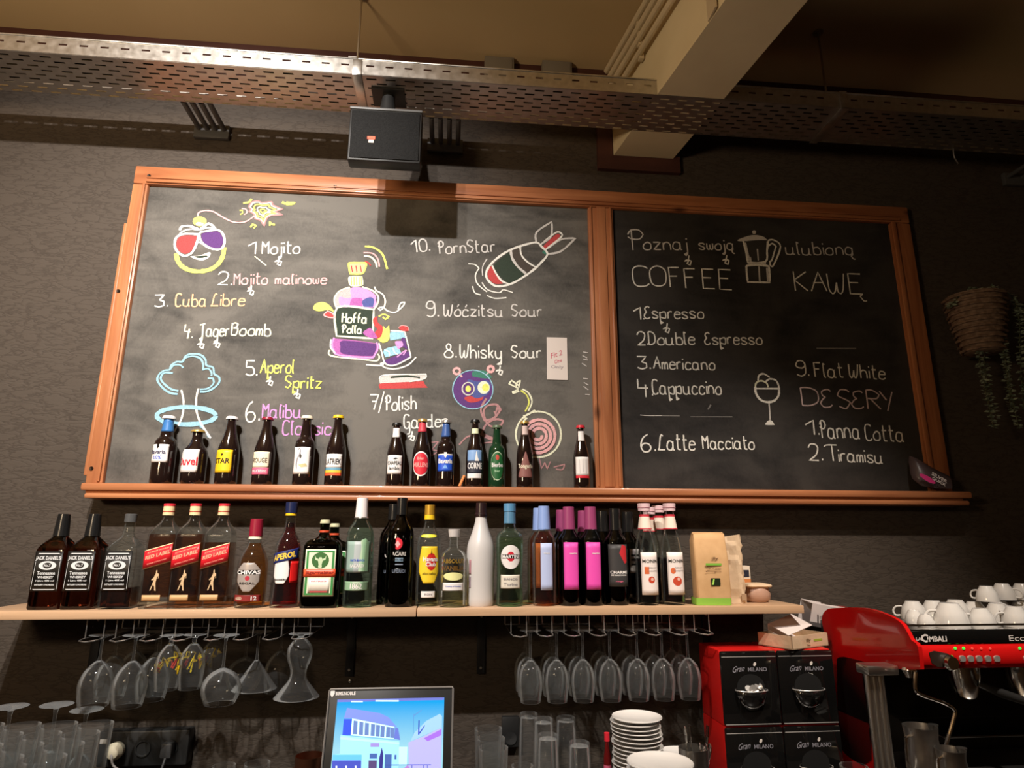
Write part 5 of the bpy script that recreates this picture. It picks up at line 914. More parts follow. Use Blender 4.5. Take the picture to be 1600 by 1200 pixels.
for px, py, y, w_, lb in ((826, 1114, -.20, 29, 'upturned highball glass, back left beside the wall socket'), (849, 1122, -.30, 30, 'upturned highball glass, second from the left in the group'), (884, 1120, -.20, 30, 'upturned highball glass, back right of the group'),
        (856, 1147, -.42, 32, 'upturned highball glass in front of the second one'), (905, 1159, -.38, 33, 'lowest upturned highball glass at right beside plates')):
    p = P(px, py, y); h = p.z-ZK; r = (P(px+w_/2, py, y).x-P(px-w_/2, py, y).x)/2
    if hb is None: hb = tumbler('highball_glass', lb, 'upturned highball glasses', .26, .024, .031, .012); t = hb
    else: t = dup(hb, label=lb)
    t.location = (p.x, y, ZK+h); t.rotation_euler = (PI, 0, 0); t.scale = (r/.025, r/.025, h/.26)
sh_ = None
for px, py, y, w_, lb in ((763, 1138, -.24, 43, 'wide tumbler standing right of the monitor, back one'), (767, 1153, -.345, 44, 'wide tumbler standing right of the monitor, middle one'), (771, 1168, -.45, 46, 'wide tumbler standing right of the monitor, front one'),
        (350, 1196, -.42, 36, 'low tumbler at the lower edge left of the monitor, first'), (402, 1192, -.42, 40, 'low tumbler at the lower edge left of the monitor, second'), (816, 1196, -.55, 34, 'low tumbler at the lower edge near the highball glasses')):
    p = P(px, py, y); h = p.z-ZK; r = (P(px+w_/2, py, y).x-P(px-w_/2, py, y).x)/2
    if sh_ is None: sh_ = tumbler('tumbler', lb, 'wide tumblers', .20, .034, .042, .012); t = sh_
    else: t = dup(sh_, label=lb)
    t.location = (p.x, y, ZK+.0003); t.scale = (r/.042, r/.042, h/.20)
p = P(484, 1180, -.42); mug = thing('copper_mug', 'copper coloured mug standing left of the monitor', 'mug', (p.x, -.42, ZK+.0003)); h = p.z-ZK
cop = mat('copper', (.50, .22, .13), .3, 1)
obj('body', MB().ring([(.001, 0), (.034, 0), (.038, .01), (.038, h), (.036, h), (.036, .014), (.001, .012)], 28), cop, mug, smooth=50); obj('handle', MB().tube([(-.036, 0, h*.85), (-.06, 0, h*.8), (-.062, 0, h*.5), (-.037, 0, h*.4)], .004, 8), cop, mug)
# ---------------------------------------------------------------- plates, cutlery, sauce
white = mat('white_china', (.72, .70, .67), .15, coat=.3)
def plate(name, label, group, r):
    t = tag(obj(name, MB().ring([(.001, .0), (r*.5, .0), (r*.52, .002), (r*.9, .0075), (r, .0115), (r-.001, .0135), (r*.88, .010), (r*.5, .0045), (.001, .004)], 40), white, smooth=60), label, 'plate', group); return t
pp = None; p = P(993, 1117, -.45); n = 28; dz = (p.z-.0155-ZK)/(n-1)
for i in range(n):
    lb = 'white saucer in the tall stack, %s from the top' % OD[n-1-i]
    loc = (p.x+random.uniform(-.003, .003), -.45+random.uniform(-.003, .003), ZK+.0002+i*dz)
    if pp is None: pp = plate('saucer', lb, 'saucers in the tall stack', .071); pp.location = loc
    else:
        c = pp.copy(); COL.objects.link(c); c.location = loc; c['label'] = lb
for px, py, y, r, k, wd in ((1030, 1188, -.68, .082, 14, 'bright front'), (1066, 1176, -.345, .075, 10, 'right')):
    p = P(px, py, y); dz2 = (p.z-.0155-ZK)/(k-1); p0 = None
    for i in range(k):
        lb = 'white plate in the low %s pile, %s from the top' % (wd, OD[k-1-i])
        if p0 is None: p0 = plate('plate', lb, 'white plates in the %s pile' % wd, r); c = p0
        else: c = p0.copy(); COL.objects.link(c); c['label'] = lb
        c.location = (p.x+random.uniform(-.002, .002), y, ZK+.0002+i*dz2)
p = P(1083, 1168, -.50); hold = thing('cutlery_holder', 'steel beaker holding spoons and forks beside the red dispensers', 'holder', (p.x, -.50, ZK+.0003)); h = p.z-ZK
obj('beaker', MB().ring([(.001, 0), (.036, 0), (.040, h), (.038, h), (.034, .003), (.001, .003)], 24), steel, hold, smooth=50)
for i, (dx, px, py) in enumerate(((-.02, 1066, 1132), (-.008, 1074, 1130), (.004, 1090, 1158), (.014, 1103, 1132), (.022, 1107, 1160), (0, 1098, 1165))):
    q = P(px, py, -.50+.004*i); kind = 'fork' if i in (1, 3) else 'spoon'
    a = Vector((dx*.6, .006*(i-3), .02)); b = Vector((q.x-p.x, .006*(i-3), q.z-ZK)); d = (b-a).normalized(); mb = MB().tube([a, a.lerp(b, .7), b-d*.045], .0022, 6)
    rot = d.to_track_quat('Z', 'Y').to_matrix().to_4x4(); s0 = len(mb.v)
    if kind == 'spoon': mb.loft([(-.047, .002, .0015, 2), (-.035, .010, .003, 2), (-.018, .014, .004, 2), (-.004, .009, .003, 2), (0, .002, .001, 2)], 14)
    else:
        mb.box(-.009, .009, -.0012, .0012, -.047, -.028, .001)
        for k in range(4): mb.box(-.009+k*.0052, -.0066+k*.0052, -.001, .001, -.0285, 0)
    mb.xf(Matrix.Translation(b) @ rot, s0)
    o = obj(kind, mb, chrome, None, (p.x, -.50, ZK+.0003)); tag(o, '%s standing in the steel beaker, %s from the left' % (kind, OD[i]), kind, 'cutlery in the beaker')
p = P(948, 1145, -.33); sc = thing('sauce_bottle', 'tiny red capped sauce bottle left of the saucer stack', 'bottle', (p.x, -.33, ZK+.0003)); h = p.z-ZK
obj('bottle_glass', MB().loft([(0, .0113, .0113, 2), (h*.7, .0113, .0113, 2), (h*.82, .007, .007, 2), (h*.9, .006, .006, 2)], 16), cm('6a1414', .2), sc); obj('cap', MB().loft([(h*.9, .008, .008, 2), (h, .008, .008, 2)], 14), RD, sc); obj('label_paper', MB().loft([(h*.3, .0118, .0118, 2), (h*.62, .0118, .0118, 2)], 16, False, False), PKL, sc)
# ---------------------------------------------------------------- sockets and cables on the wall
a, b = P(165, 1140, 0).x, P(303, 1140, 0).x; z1 = P(230, 1137, 0).z; z0 = P(230, 1192, 0).z
ps = thing('socket_block', 'black double socket block on the wall behind glasses', 'socket', ((a+b)/2, 0, z0)); h = (b-a)/2
obj('housing', MB().box(-h, h, -.035, WALLY-.001, 0, z1-z0, .006), bplas, ps)
for dx in (-h*.55, 0, h*.6): obj('socket', MB().ring([(.001, -.003), (.020, -.003), (.024, 0), (.024, .004), (.021, .004), (.019, .0), (.001, .0)], 20), mat('socket_black', (.03, .03, .03), .4), ps, (dx, -.0352, (z1-z0)/2), (PI/2, 0, 0))
obj('rating_tag', MB().box(-h+.004, -h+.028, -.0362, -.0352, (z1-z0)-.035, (z1-z0)-.022), W_, ps)
zc = z0+(z1-z0)/2
pl = thing('white_plug', 'round white plug in the left of wall socket block', 'plug', ((a+b)/2-h*.55, -.036, zc)); obj('plug_body', MB().loft([(0, .024, .024, 2), (.02, .026, .026, 2), (.034, .018, .018, 2), (.038, .008, .008, 2)], 20), cm('d8cdb4', .4), pl, (0, -.0035, 0), (PI/2, 0, 0)); 
obj('cable', MB().tube([tuple(v) for v in smooth_pl([Vector(q) for q in ((0, -.04, -.005), (.02, -.06, -.03), (.06, -.05, -.06), (.085, -.03, -.09), (.10, -.02, -.105))], 4, 170)], .0035, 8), cm('8a8480', .5), pl)
pl = thing('black_plug', 'black plug in the right of wall socket block', 'plug', ((a+b)/2+h*.6, -.036, zc)); obj('plug_body', MB().box(-.018, .018, -.035, -.0035, -.022, .022, .006), mat('plug_black', (.04, .04, .04), .4), pl)
obj('cable', MB().tube([tuple(v) for v in smooth_pl([Vector(q) for q in ((0, -.03, -.02), (-.002, -.045, -.05), (-.006, -.05, -.08), (-.01, -.04, -.11))], 4, 170)], .004, 8), mat('plug_black', (.04, .04, .04)), pl)
a, b = P(784, 1140, 0).x, P(811, 1140, 0).x; z1 = P(800, 1119, 0).z; z0 = P(800, 1166, 0).z
ws = thing('wall_socket', 'black upright wall socket behind the highball glasses', 'socket', ((a+b)/2, 0, z0)); h = (b-a)/2
obj('plate', MB().box(-h, h, -.012, WALLY-.001, 0, z1-z0, .003), bplas, ws); obj('socket', MB().ring([(.001, 0), (.018, 0), (.020, .004), (.001, .001)], 20), mat('socket_black', (.03, .03, .03)), ws, (0, -.0122, (z1-z0)*.3), (PI/2, 0, 0))
for px, py, lb in ((148, 979, 'small screw head on wall above the left rack glasses'), (547, 1064, 'small screw head on the wall above the monitor'), (752, 972, 'small screw head on wall left of the wine glasses'), (1107, 970, 'small screw head on wall at right end of the racks')):
    q = P(px, py, WALLY); tag(obj('wall_screw', MB().ring([(.001, 0), (.006, 0), (.005, .003), (.001, .004)], 12), galv, None, (q.x, WALLY-.0004, q.z), (PI/2, 0, 0)), lb, 'screw', 'screws in the wall')
# ================================================================ monitor
q = P(612.6, 1073.5, -.50); mon = thing('monitor', 'black till monitor with bright blue desktop picture of a house', 'monitor', (q.x, -.50, q.z), (math.radians(-15), 0, 0))
mw = .5*(P(710.5, 1072, -.50).x-P(514.7, 1076, -.50).x); mh = .292
obj('casing', MB().box(-mw, mw, .0, .035, -mh, 0, .006), bplas, mon); rimm = mat('monitor_rim', (.40, .38, .36), .3, .6)
obj('rim', MB().tube([(-mw+.003, -.001, -mh), (-mw+.003, -.001, -.006), (-mw+.006, -.001, -.003), (mw-.006, -.001, -.003), (mw-.003, -.001, -.006), (mw-.003, -.001, -mh)], .0028, 6), rimm, mon)
def em(hexv, k=1.0): return cm(hexv, .4, 0, emit=k)
sw = mw*165.7/196; st_, sb_ = -.028, -.028-sw*1.5
def SC(zx, zy, e=0):
    v = (zy-(340-22*(zx-260)/1105))/(1060-340); xl = 260-60*v; xr = 1365-5*v; u = (zx-xl)/(xr-xl)
    return (-sw+2*sw*u, -.0012-e*.00004, st_-v*.200)
sky = mat('screen_sky', (.03, .5, 1), .4); b_ = sky.node_tree.nodes['Principled BSDF']; tc = nd(sky, 'ShaderNodeTexCoord'); sx_ = nd(sky, 'ShaderNodeSeparateXYZ'); rp = nd(sky, 'ShaderNodeValToRGB')
rp.color_ramp.elements[0].color = (.40, .80, .95, 1); rp.color_ramp.elements[1].color = (.0, .42, .95, 1); rp.color_ramp.elements[0].position = .45; rp.color_ramp.elements[1].position = .95
lk(sky, tc.outputs['Generated'], sx_.inputs[0]); lk(sky, sx_.outputs[2], rp.inputs[0]); lk(sky, rp.outputs[0], b_.inputs['Emission Color']); b_.inputs['Emission Strength'].default_value = 1.0; b_.inputs['Base Color'].default_value = (0, 0, 0, 1)
scr_ = obj('screen', MB().box(-sw, sw, -.001, .0, sb_, st_), sky, mon, smooth=0)
e_ = [0]
def sp_(name, hexv, polys):
    mb = MB()
    for pg in polys:
        e_[0] += 1; flat(mb, [SC(a, b, e_[0]) for a, b in pg])
    obj(name, mb, em(hexv, .9), scr_, fix=False, smooth=0)
def rc(a, b, c, d): return [(a, b), (c, b), (c, d), (a, d)]
sp_('top_bar', '5a64b0', [[(262, 340), (1362, 318), (1362, 340), (262, 362)]]); sp_('bar_text', 'b0d0f0', [rc(400, 350, 520, 362), rc(650, 342, 890, 356)])
sp_('roof', '6a7cd8', [[(360, 410), (700, 455), (790, 490), (880, 575), (410, 500), (330, 500)]]); sp_('roof_dark', '2c48c8', [[(330, 505), (415, 505), (405, 640), (320, 640)]]); sp_('roof_dark', '5868b8', [[(860, 575), (890, 580), (915, 680), (850, 670)]])
sp_('facade', '8cc8ec', [[(300, 640), (905, 690), (900, 1000), (700, 1060), (230, 1060), (230, 800), (300, 790)]]); sp_('window_band', 'b8f0f4', [[(415, 500), (850, 570), (850, 670), (405, 640)]])
sp_('windows', '5870a8', [[(x, 515+(x-420)*.15), (x+42, 521+(x-420)*.15), (x+40, 632+(x-420)*.08), (x-2, 630+(x-420)*.08)] for x in (430, 490, 548, 610, 662, 710, 768, 812)])
sp_('cornice', 'a0dcf4', [[(300, 655), (905, 700), (905, 715), (300, 675)]]); sp_('facade_sign', '8a7cc0', [rc(610, 705, 700, 735)])
sp_('door', '4a3c68', [rc(595, 845, 680, 1040)]); sp_('shop_windows', '3c5898', [rc(605, 790, 680, 830), rc(760, 795, 830, 970), rc(860, 800, 880, 835)]); sp_('parasol', '2c2c78', [[(728, 740), (745, 800), (735, 1020), (700, 1000), (705, 820)]])
sp_('right_house', '9c9cec', [[(1150, 650), (1345, 575), (1345, 1000), (1160, 960)], [(1000, 700), (1150, 650), (1160, 960), (1010, 900)]]); sp_('right_roof', '88b0e8', [[(1060, 620), (1180, 520), (1320, 460), (1345, 480), (1345, 575), (1020, 690)]])
sp_('right_shade', '8c60e0', [[(1160, 665), (1340, 590), (1340, 640), (1200, 690)]]); sp_('lamp_post', '4c80b8', [rc(1046, 460, 1052, 640), [(1046, 470), (1130, 425), (1132, 432), (1050, 482)]]); sp_('crane', '3040a0', [rc(1098, 515, 1112, 635), [(1112, 615), (1165, 555), (1168, 562), (1114, 632)]])
sp_('distant_houses', 'a8e0f0', [rc(905, 735, 990, 880)]); sp_('people', '9a70b8', [[(930, 930), (1000, 880), (1030, 920), (1010, 1010), (920, 1000)]]); sp_('terrace', '5068c8', [[(530, 1040), (900, 1000), (1350, 990), (1360, 1060), (530, 1060)]])
sp_('railing', '3c4c90', [rc(760, 878, 1240, 884)]+[rc(x, 880, x+7, 1030) for x in (800, 1040, 1160, 1200)]); sp_('keypad', '3c48a8', [rc(225, 845, 520, 935), rc(215, 942, 520, 1020), rc(207, 1027, 520, 1060)]); sp_('keypad_top', '58a8e0', [rc(230, 798, 522, 840)]); sp_('keypad_dots', 'd8ecf8', [rc(x-8, y-10, x+8, y+10) for y in (897, 985) for x in (270, 368, 465)])
mb = MB(); fmz = lambda s, t: (s, -.0012, t); put_text(mb, 'BIMS.NOBLE', fmz, -mw+.046, -.0135, .052, .009, bold=.03); obj('lettering', mb, W_, mon, fix=False, smooth=0)
mb = MB(); flat(mb, [(-mw+.010+a, -.0012, -.0135+b) for a, b in ((-.005, .007), (.007, .007), (.007, -.001), (.001, -.009), (-.005, -.001))]); obj('shield_emblem', mb, W_, mon, fix=False, smooth=0)
foot = MB().box(-.03, .03, .036, .06, -.24, -.10, .004); obj('stand_arm', foot, bplas, mon)
fo = obj('stand_foot', MB().box(-.11, .11, -.10, .10, 0, .012, .004).box(-.03, .03, .045, .075, .012, .13, .004), bplas, mon)
Mw = Matrix.Translation(mon.location) @ mon.rotation_euler.to_matrix().to_4x4(); fo.matrix_parent_inverse = Mw.inverted(); fo.location = (q.x, -.48, ZK+.0003)
# ================================================================ red and black capsule dispensers
dx0, dx1 = .868, 1.247; dwid = (dx1-dx0)/2; dz1 = 1.213; dh = (dz1-ZK)/2; dyf, dyb = -.29, -.11
redp = mat('red_lacquer', (.62, .008, .008), .18, coat=.5); redm = mat('red_plastic', (.55, .012, .010), .3); blkp = mat('piano_black', (.006, .006, .006), .06, coat=1.0)
dsp = None; txm = cm('8a8890', .35); silv = mat('silver_trim', (.75, .73, .70), .3, .7)
def dispenser():
    t = thing('capsule_dispenser', '', 'dispenser', group='red and black capsule dispensers'); W2 = dwid/2-.0008; H = dh-.001; F = -(dyb-dyf)
    obj('body', MB().box(-W2, W2, F+.012, 0, 0, H, .004), redm, t)
    obj('front_panel', MB().box(-W2, W2, F, F+.0118, .002, H-.002, .006), blkp, t)
    obj('top_trim', MB().box(-W2+.004, W2-.004, F-.0012, F+.002, H-.020, H-.0175, .0008).box(-W2+.004, W2-.004, F-.0012, F+.002, .004, .0065, .0008), silv, t)
    arch = [(.045*math.cos(a*PI/12), F-.0008, H*.52+.036*math.sin(a*PI/12)) for a in range(13)]+[(-.045, F-.0008, H*.30), (.045, F-.0008, H*.30)]
    mb = MB(); flat(mb, arch); obj('opening_shade', mb, mat('recess_shade', (.002, .002, .002), .8), t, fix=False, smooth=0)  # flat patch, the dark of the hollow put into its colour
    mb = MB(); ring = []; K = 12
    for j, (rr, zz) in enumerate(((.052, H*.47), (.050, H*.40), (.040, H*.30), (.018, H*.22))):
        for k in range(K+1): a = PI*k/K; mb.v.append((rr*math.cos(a), F-.001-rr*.62*math.sin(a), zz))
    for j in range(3):
        for k in range(K): a = j*(K+1)+k; mb.f.append((a, a+1, a+K+2, a+K+1)); mb.m.append(0)
    mb.f.append(tuple(3*(K+1)+k for k in range(K+1))); mb.m.append(0)
    o = obj('scoop_tray', mb, blkp, t, smooth=60); md = o.modifiers.new('t', 'SOLIDIFY'); md.thickness = .002
    obj('tray_lip', MB().tube([(.052*math.cos(PI*k/K), F-.001-.052*.62*math.sin(PI*k/K), H*.475) for k in range(K+1)], .0018, 6), silv, t)
    mb = MB(); put_text(mb, 'MILANO', lambda s, u: (s, F-.0009, u), .026, H*.745, .062, .012, bold=.01); put_text(mb, 'Gran', lambda s, u: (s, F-.0009, u), -.036, H*.755, .040, .018, shear=.5, skew=.12); obj('lettering', mb, txm, t, fix=False, smooth=0)
    obj('bean_emblem', MB().loft([(0, .004, .0065, 2), (.001, .004, .0065, 2)], 14), cm('e0d8d0', .3), t, (.018, F-.0005, H*.815), (PI/2, .5, 0))
    return t
for r in (0, 1):
    for c in (0, 1):
        lb = '%s %s capsule dispenser of four, red sides and glossy black front' % (('lower', 'upper')[r], ('left', 'right')[c])
        loc = (dx0+dwid*(c+.5), dyb, ZK+.0003+r*dh)
        if dsp is None: dsp = dispenser(); dsp['label'] = lb; dsp.location = loc
        else: dup(dsp, loc, None, lb)
for i in range(7):
    q0 = (dx0+dwid*(.42+.035*i), dyf-.012, ZK+dh+dh*.47+.004*(i % 3))
    tag(obj('coffee_pod', MB().loft([(0, .006, .006, 2), (.009, .010, .010, 2), (.011, .012, .012, 2)], 12), silv, None, q0, (.7+i*.5, i*.9, 0)), 'silver coffee pod in upper left dispenser tray, %s from left' % OD[i], 'pod', 'coffee pods in the dispenser tray')
# open kraft carton and white boxes on the dispensers
zt = ZK+2*dh+.0012; q = P(1245, 1005, -.20); crt = thing('open_carton', 'open shallow kraft carton on top of the dispensers', 'carton', (q.x-.015, -.205, zt), (0, 0, .45)); L1, L2, hh = .095, .065, .040
obj('tray', MB().box(-L1, L1, -L2, -L2+.003, 0, hh).box(-L1, L1, L2-.003, L2, 0, hh).box(-L1, -L1+.003, -L2, L2, 0, hh).box(L1-.003, L1, -L2, L2, 0, hh).box(-L1, L1, -L2, L2, 0, .003), kraft2, crt, smooth=0)
mb = MB(); put_text(mb, 'illy', lambda s, t: (s, -L2-.0006, t), -.01, hh*.55, .024, .014, bold=.02); put_text(mb, 'bio', lambda s, t: (s, -L2-.0006, t), -.01, hh*.22, .016, .007); obj('lettering', mb, cm('5a4a28', .6), crt, fix=False, smooth=0); obj('green_print', MB().box(.018, .062, -L2-.0008, -L2, hh*.45, hh*.62), cm('98b040', .6), crt, smooth=0)
wp = cm('d8ccc8', .6)
pkb = thing('sachet_box', 'white folded box standing open in the kraft carton', 'box', (q.x-.03, -.19, zt+.0035), (.35, -.25, .3)); obj('shell', MB().box(-.055, .055, -.03, .03, 0, .002).box(-.055, .055, .028, .03, .002, .075).box(-.055, -.053, -.03, .03, .002, .055), wp, pkb, smooth=0); obj('flap', MB().box(-.055, .055, -.055, .028, .075, .0765), wp, pkb, smooth=0)
lid = thing('white_box', 'white open box lid leaning between the carton and red machine', 'box', (P(1290, 955, -.06).x, -.058, 1.285), (.15, .18, .1)); obj('side', MB().box(-.085, .085, -.035, -.033, -.02, .042), wp, lid, smooth=0); obj('top_panel', MB().box(-.085, .085, -.035, .035, .042, .044), wp, lid, smooth=0); obj('back', MB().box(-.085, .085, .033, .035, -.045, .042), wp, lid, smooth=0)
# ================================================================ espresso machine
XM = 1.300; XR = 2.12
esp = thing('espresso_machine', 'large red and black espresso machine at the right edge', 'coffee machine', (XM, -.35, ZK+.0003))
def side(pts, x): return [(x, PX(a, b, XM).y, max(PX(a, b, XM).z, ZK+.012)) for a, b in pts]
out = [(1287, 985), (1284, 966), (1290, 954), (1304, 950), (1350, 950), (1382, 959), (1405, 971), (1416, 985), (1424, 1000), (1434, 1010), (1438, 1046), (1412, 1046), (1368, 1040), (1364, 1080), (1364, 1200), (1366, 1265), (1310, 1265), (1303, 1130), (1296, 1060), (1291, 1010)]
pts = smooth_pl([Vector((a, b)) for a, b in out+out[:1]], 3, 60)[:-1]
OW('side_panel', MB().prism(side([tuple(p) for p in pts], XM), (0, 0, 0), (.012, 0, 0)), redp, esp, smooth=30)
win = [(1312, 1027), (1340, 1031), (1360, 1037), (1362, 1060), (1362, 1188), (1350, 1196), (1322, 1178), (1312, 1150), (1309, 1050), (1312, 1027)]
pts = smooth_pl([Vector((a, b)) for a, b in win], 3, 40)[:-1]
OW('side_window', MB().prism(side([tuple(p) for p in pts], XM), (-.003, 0, 0), (-.0003, 0, 0)), blkp, esp, smooth=30)
yf = -.585; za, zb_, zc_ = 1.306, 1.268, 1.205
mb = MB(); pr = [(yf+.055, zb_-.001), (yf+.006, zb_-.001), (yf-.006, zb_-.014), (yf-.008, zc_+.012), (yf, zc_), (yf+.055, zc_)]
OW('front_band', MB().prism([(XM+.0125, a, b) for a, b in pr], (0, 0, 0), (XR-XM-.036, 0, 0)), redp, esp, smooth=50)
OW('name_strip', MB().box(XM+.0125, XR, yf+.004, yf+.04, zb_, za, .003), blkp, esp)
OW('cup_rail', MB().tube([(XM+.02, -.13, 1.34), (XM+.02, -.45, 1.345), (XM+.03, yf+.03, za+.010), (XR, yf+.03, za+.010)], .003, 8), chrome, esp)
OW('cup_tray', MB().box(XM+.0125, XR, yf+.045, -.12, 1.285, 1.297, .002), steel, esp)
OW('hood', MB().box(XM+.0125, XR, -.52, -.12, 1.206, 1.284, .004), mat('machine_black', (.012, .012, .012), .3), esp)
OW('back_panel', MB().box(XM+.0125, XR, -.30, -.12, .90, 1.2055), mat('machine_dark_steel', (.05, .045, .04), .3, .8), esp)
OW('drip_tray', MB().box(XM+.0125, XR, -.64, -.305, ZK+.09, .915, .004), steel, esp); OW('base', MB().box(XM+.0125, XR, -.60, -.12, ZK+.02, ZK+.0895), mat('machine_black', (.012, .012, .012)), esp)
for x in (XM+.08, XR-.06):
    for y in (-.55, -.17): OW('rubber_foot', MB().loft([(ZK+.0003, .02, .02, 2), (ZK+.0198, .016, .016, 2)], 14, cx=x, cy=y), bplas, esp)
c0, c1 = P(1355, 1100, -.50).x, P(1386, 1100, -.50).x
mb = MB()
for k in range(3): mb.loft([(.916, .0105, .0105, 2), (1.196, .0105, .0105, 2)], 16, cx=c0+.012+k*(c1-c0-.024)/2, cy=-.50)
OW('chrome_column', mb.box(c0-.004, c1+.03, -.53, -.47, 1.178, 1.2048, .004), mat('satin_chrome', (.80, .77, .72), .28, 1), esp)
OW('front_corner_cap', MB().loft([(1.178, .012, .012, 2), (1.198, .020, .018, 2), (1.2045, .016, .016, 2)], 18, cx=P(1425, 1050, yf+.02).x+.0, cy=yf+.03), chrome, esp)
OW('glass_shelf', MB().box(P(1455, 1145, -.45).x, XR, -.50, -.31, P(1500, 1150, -.5).z-.006, P(1500, 1150, -.5).z, .002), mat('dark_steel', (.16, .15, .14), .25, 1), esp)
for px in (1505, 1594):
    p = P(px, 1055, -.46); OW('brew_group', MB().loft([(p.z-.062, .026, .026, 2), (p.z-.055, .032, .032, 2), (p.z-.010, .042, .042, 2), (p.z, .044, .044, 2), (1.2045, .046, .046, 2)], 28, cx=p.x, cy=-.46), chrome, esp)
    OW('filter_handle', MB().tube([(p.x+.02, -.50, p.z-.02), (p.x+.03, -.56, p.z-.03), (p.x+.035, -.64, p.z-.035)], [.009, .013, .011], 12), bplas, esp)
W3 = [P(a, b, -.585) for a, b in ((1431, 1050), (1430, 1075), (1438, 1085), (1474, 1098), (1490, 1108), (1491, 1120), (1478, 1165))]
OW('steam_wand', MB().tube([tuple(v) for v in smooth_pl([Vector(v) for v in W3], 4, 170)], .0048, 10), chrome, esp)
k0 = P(1483, 1035, yf-.012); OW('steam_knob', MB().loft([(0, .018, .018, 2), (.012, .021, .021, 2), (.020, .017, .017, 2)], 20).xf(Matrix.Translation((k0.x, yf-.008, k0.z)) @ Matrix.Rotation(PI/2, 4, 'X')), chrome, esp)
r_ = [P(a, b, yf-.009) for a, b in ((1452, 1020), (1460, 1017), (1480, 1021), (1490, 1028), (1485, 1043), (1465, 1042), (1456, 1036))]; OW('knob_recess', MB().prism([tuple(v) for v in r_], (0, 0, 0), (0, .003, 0)), mat('recess_brown', (.025, .015, .010), .5), esp, smooth=0)
for base_ in (0, 101):
    for i, px in enumerate((1497, 1510, 1523, 1537, 1551)):
        p = P(px-4+base_, 1013, yf-.0075); on = i < 2; OW('indicator_light', MB().loft([(0, .0048 if on else .003, .0042 if on else .003, 2), (.002, .004, .003, 2)], 12).xf(Matrix.Translation((p.x, yf-.0062, p.z)) @ Matrix.Rotation(PI/2, 4, 'X')), em('38c840', 1.2) if on else em('f05848', .5), esp)
        p = P(px+6+base_, 1029, yf-.0075); OW('brew_button', MB().loft([(0, .0095, .0085, 3), (.004, .0085, .0075, 3)], 16).xf(Matrix.Translation((p.x, yf-.0078, p.z)) @ Matrix.Rotation(PI/2, 4, 'X')), silv, esp)
mb = MB(); fy_ = lambda s, t: (s, yf+.0033, t)
def tx_(s, x0, x1, yt, yb, **k):
    a, b = P(x0, yb, yf), P(x1, yt, yf); put_text(mb, s, fy_, (a.x+b.x)/2, (a.z+b.z)/2, b.x-a.x, b.z-a.z, **k)
tx_('LA', 1433, 1441, 996, 1001, bold=.02); tx_('C', 1441, 1451, 991, 1004, bold=.04); tx_('IMBALI', 1451, 1480, 994, 1003, bold=.03); tx_('Eccellente', 1579, 1650, 992, 1002, bold=0)
OW('lettering', mb, W_, esp, fix=False, smooth=0)
p = P(1395, 960, -.34); tag(obj('steel_tamper', MB().loft([(0, .030, .030, 2), (.003, .031, .031, 2), (.028, .031, .031, 2), (.031, .029, .029, 2), (.034, .010, .010, 2), (.040, .010, .010, 2)], 28), chrome, None, (XM+.075, -.34, 1.2975)), 'short round chrome tin on the machine left of cups', 'tin')
# milk jugs
def jug(px, py, y, w_, label):
    p = P(px, py, y); h = p.z-.9153; r = (P(px+w_/2, py, y).x-P(px-w_/2, py, y).x)/2; t = thing('milk_jug', label, 'jug', (p.x, y, .9153), (0, 0, 0), 'steel milk jugs')
    obj('body', MB().ring([(.001, 0), (r*1.05, 0), (r*1.08, .006), (r*1.02, h*.55), (r*.92, h*.8), (r, h), (r-.0015, h), (r*.9-.0015, h*.8), (r, .01), (.001, .006)], 32), steel, t, smooth=60)
    obj('handle', MB().tube([(-r*.9, -.01, h*.86), (-r*.9-.022, -.022, h*.84), (-r*.9-.026, -.024, h*.5), (-r*.95, -.012, h*.22)], .0042, 8), chrome, t); obj('spout', MB().loft([(h*.82, .006, .008, 2), (h*1.02, .014, .012, 2)], 12, cx=r*.9), steel, t)
jug(1437, 1134, -.60, 46, 'larger steel milk jug under the steam wand, left'); jug(1484, 1170, -.67, 40, 'smaller steel milk jug below the steam wand tip')
tp = P(1335, 1188, -.62); tb = tumbler('shot_glass', 'empty glass at lower edge in front of the red machine side', None, tp.z-ZK, .028, .034); tb.location = (P(1333, 1188, -.66).x, -.66, ZK+.0003)
# ================================================================ cups on the machine
def make_cup(name, label, group, R=.040, H=.058):
    t = thing(name, label, 'cup', group=group)
    obj('bowl', MB().ring([(.001, 0), (R*.52, 0), (R*.55, .003), (R*.82, H*.35), (R*.97, H*.7), (R, H), (R-.003, H), (R*.93-.003, H*.7), (R*.78-.003, H*.35), (R*.4, .007), (.001, .007)], 28), white, t, smooth=50)
    obj('handle', MB().tube([tuple(v) for v in smooth_pl([Vector(v) for v in ((R*.9, 0, H*.82), (R*1.35, 0, H*.84), (R*1.5, 0, H*.6), (R*1.25, 0, H*.36), (R*.80, 0, H*.32))], 3, 170)], .0034, 8), white, t); return t
cup = None; ZT = 1.2975
def cups(lst):
    global cup
    for px, y, z, s, tilt, yaw, up, lb in lst:
        p = P(px, 975, y); H = .058*s
        if cup is None: cup = make_cup('coffee_cup', lb, 'white cups piled on the machine'); t = cup
        else: t = dup(cup, label=lb)
        t.scale = (s, s, s); zz = z+.0005
        if up: t.rotation_euler = (tilt, 0, yaw); t.location = (p.x, y, zz)
        else: t.rotation_euler = (PI+tilt, 0, yaw); t.location = (p.x, y, zz+H)
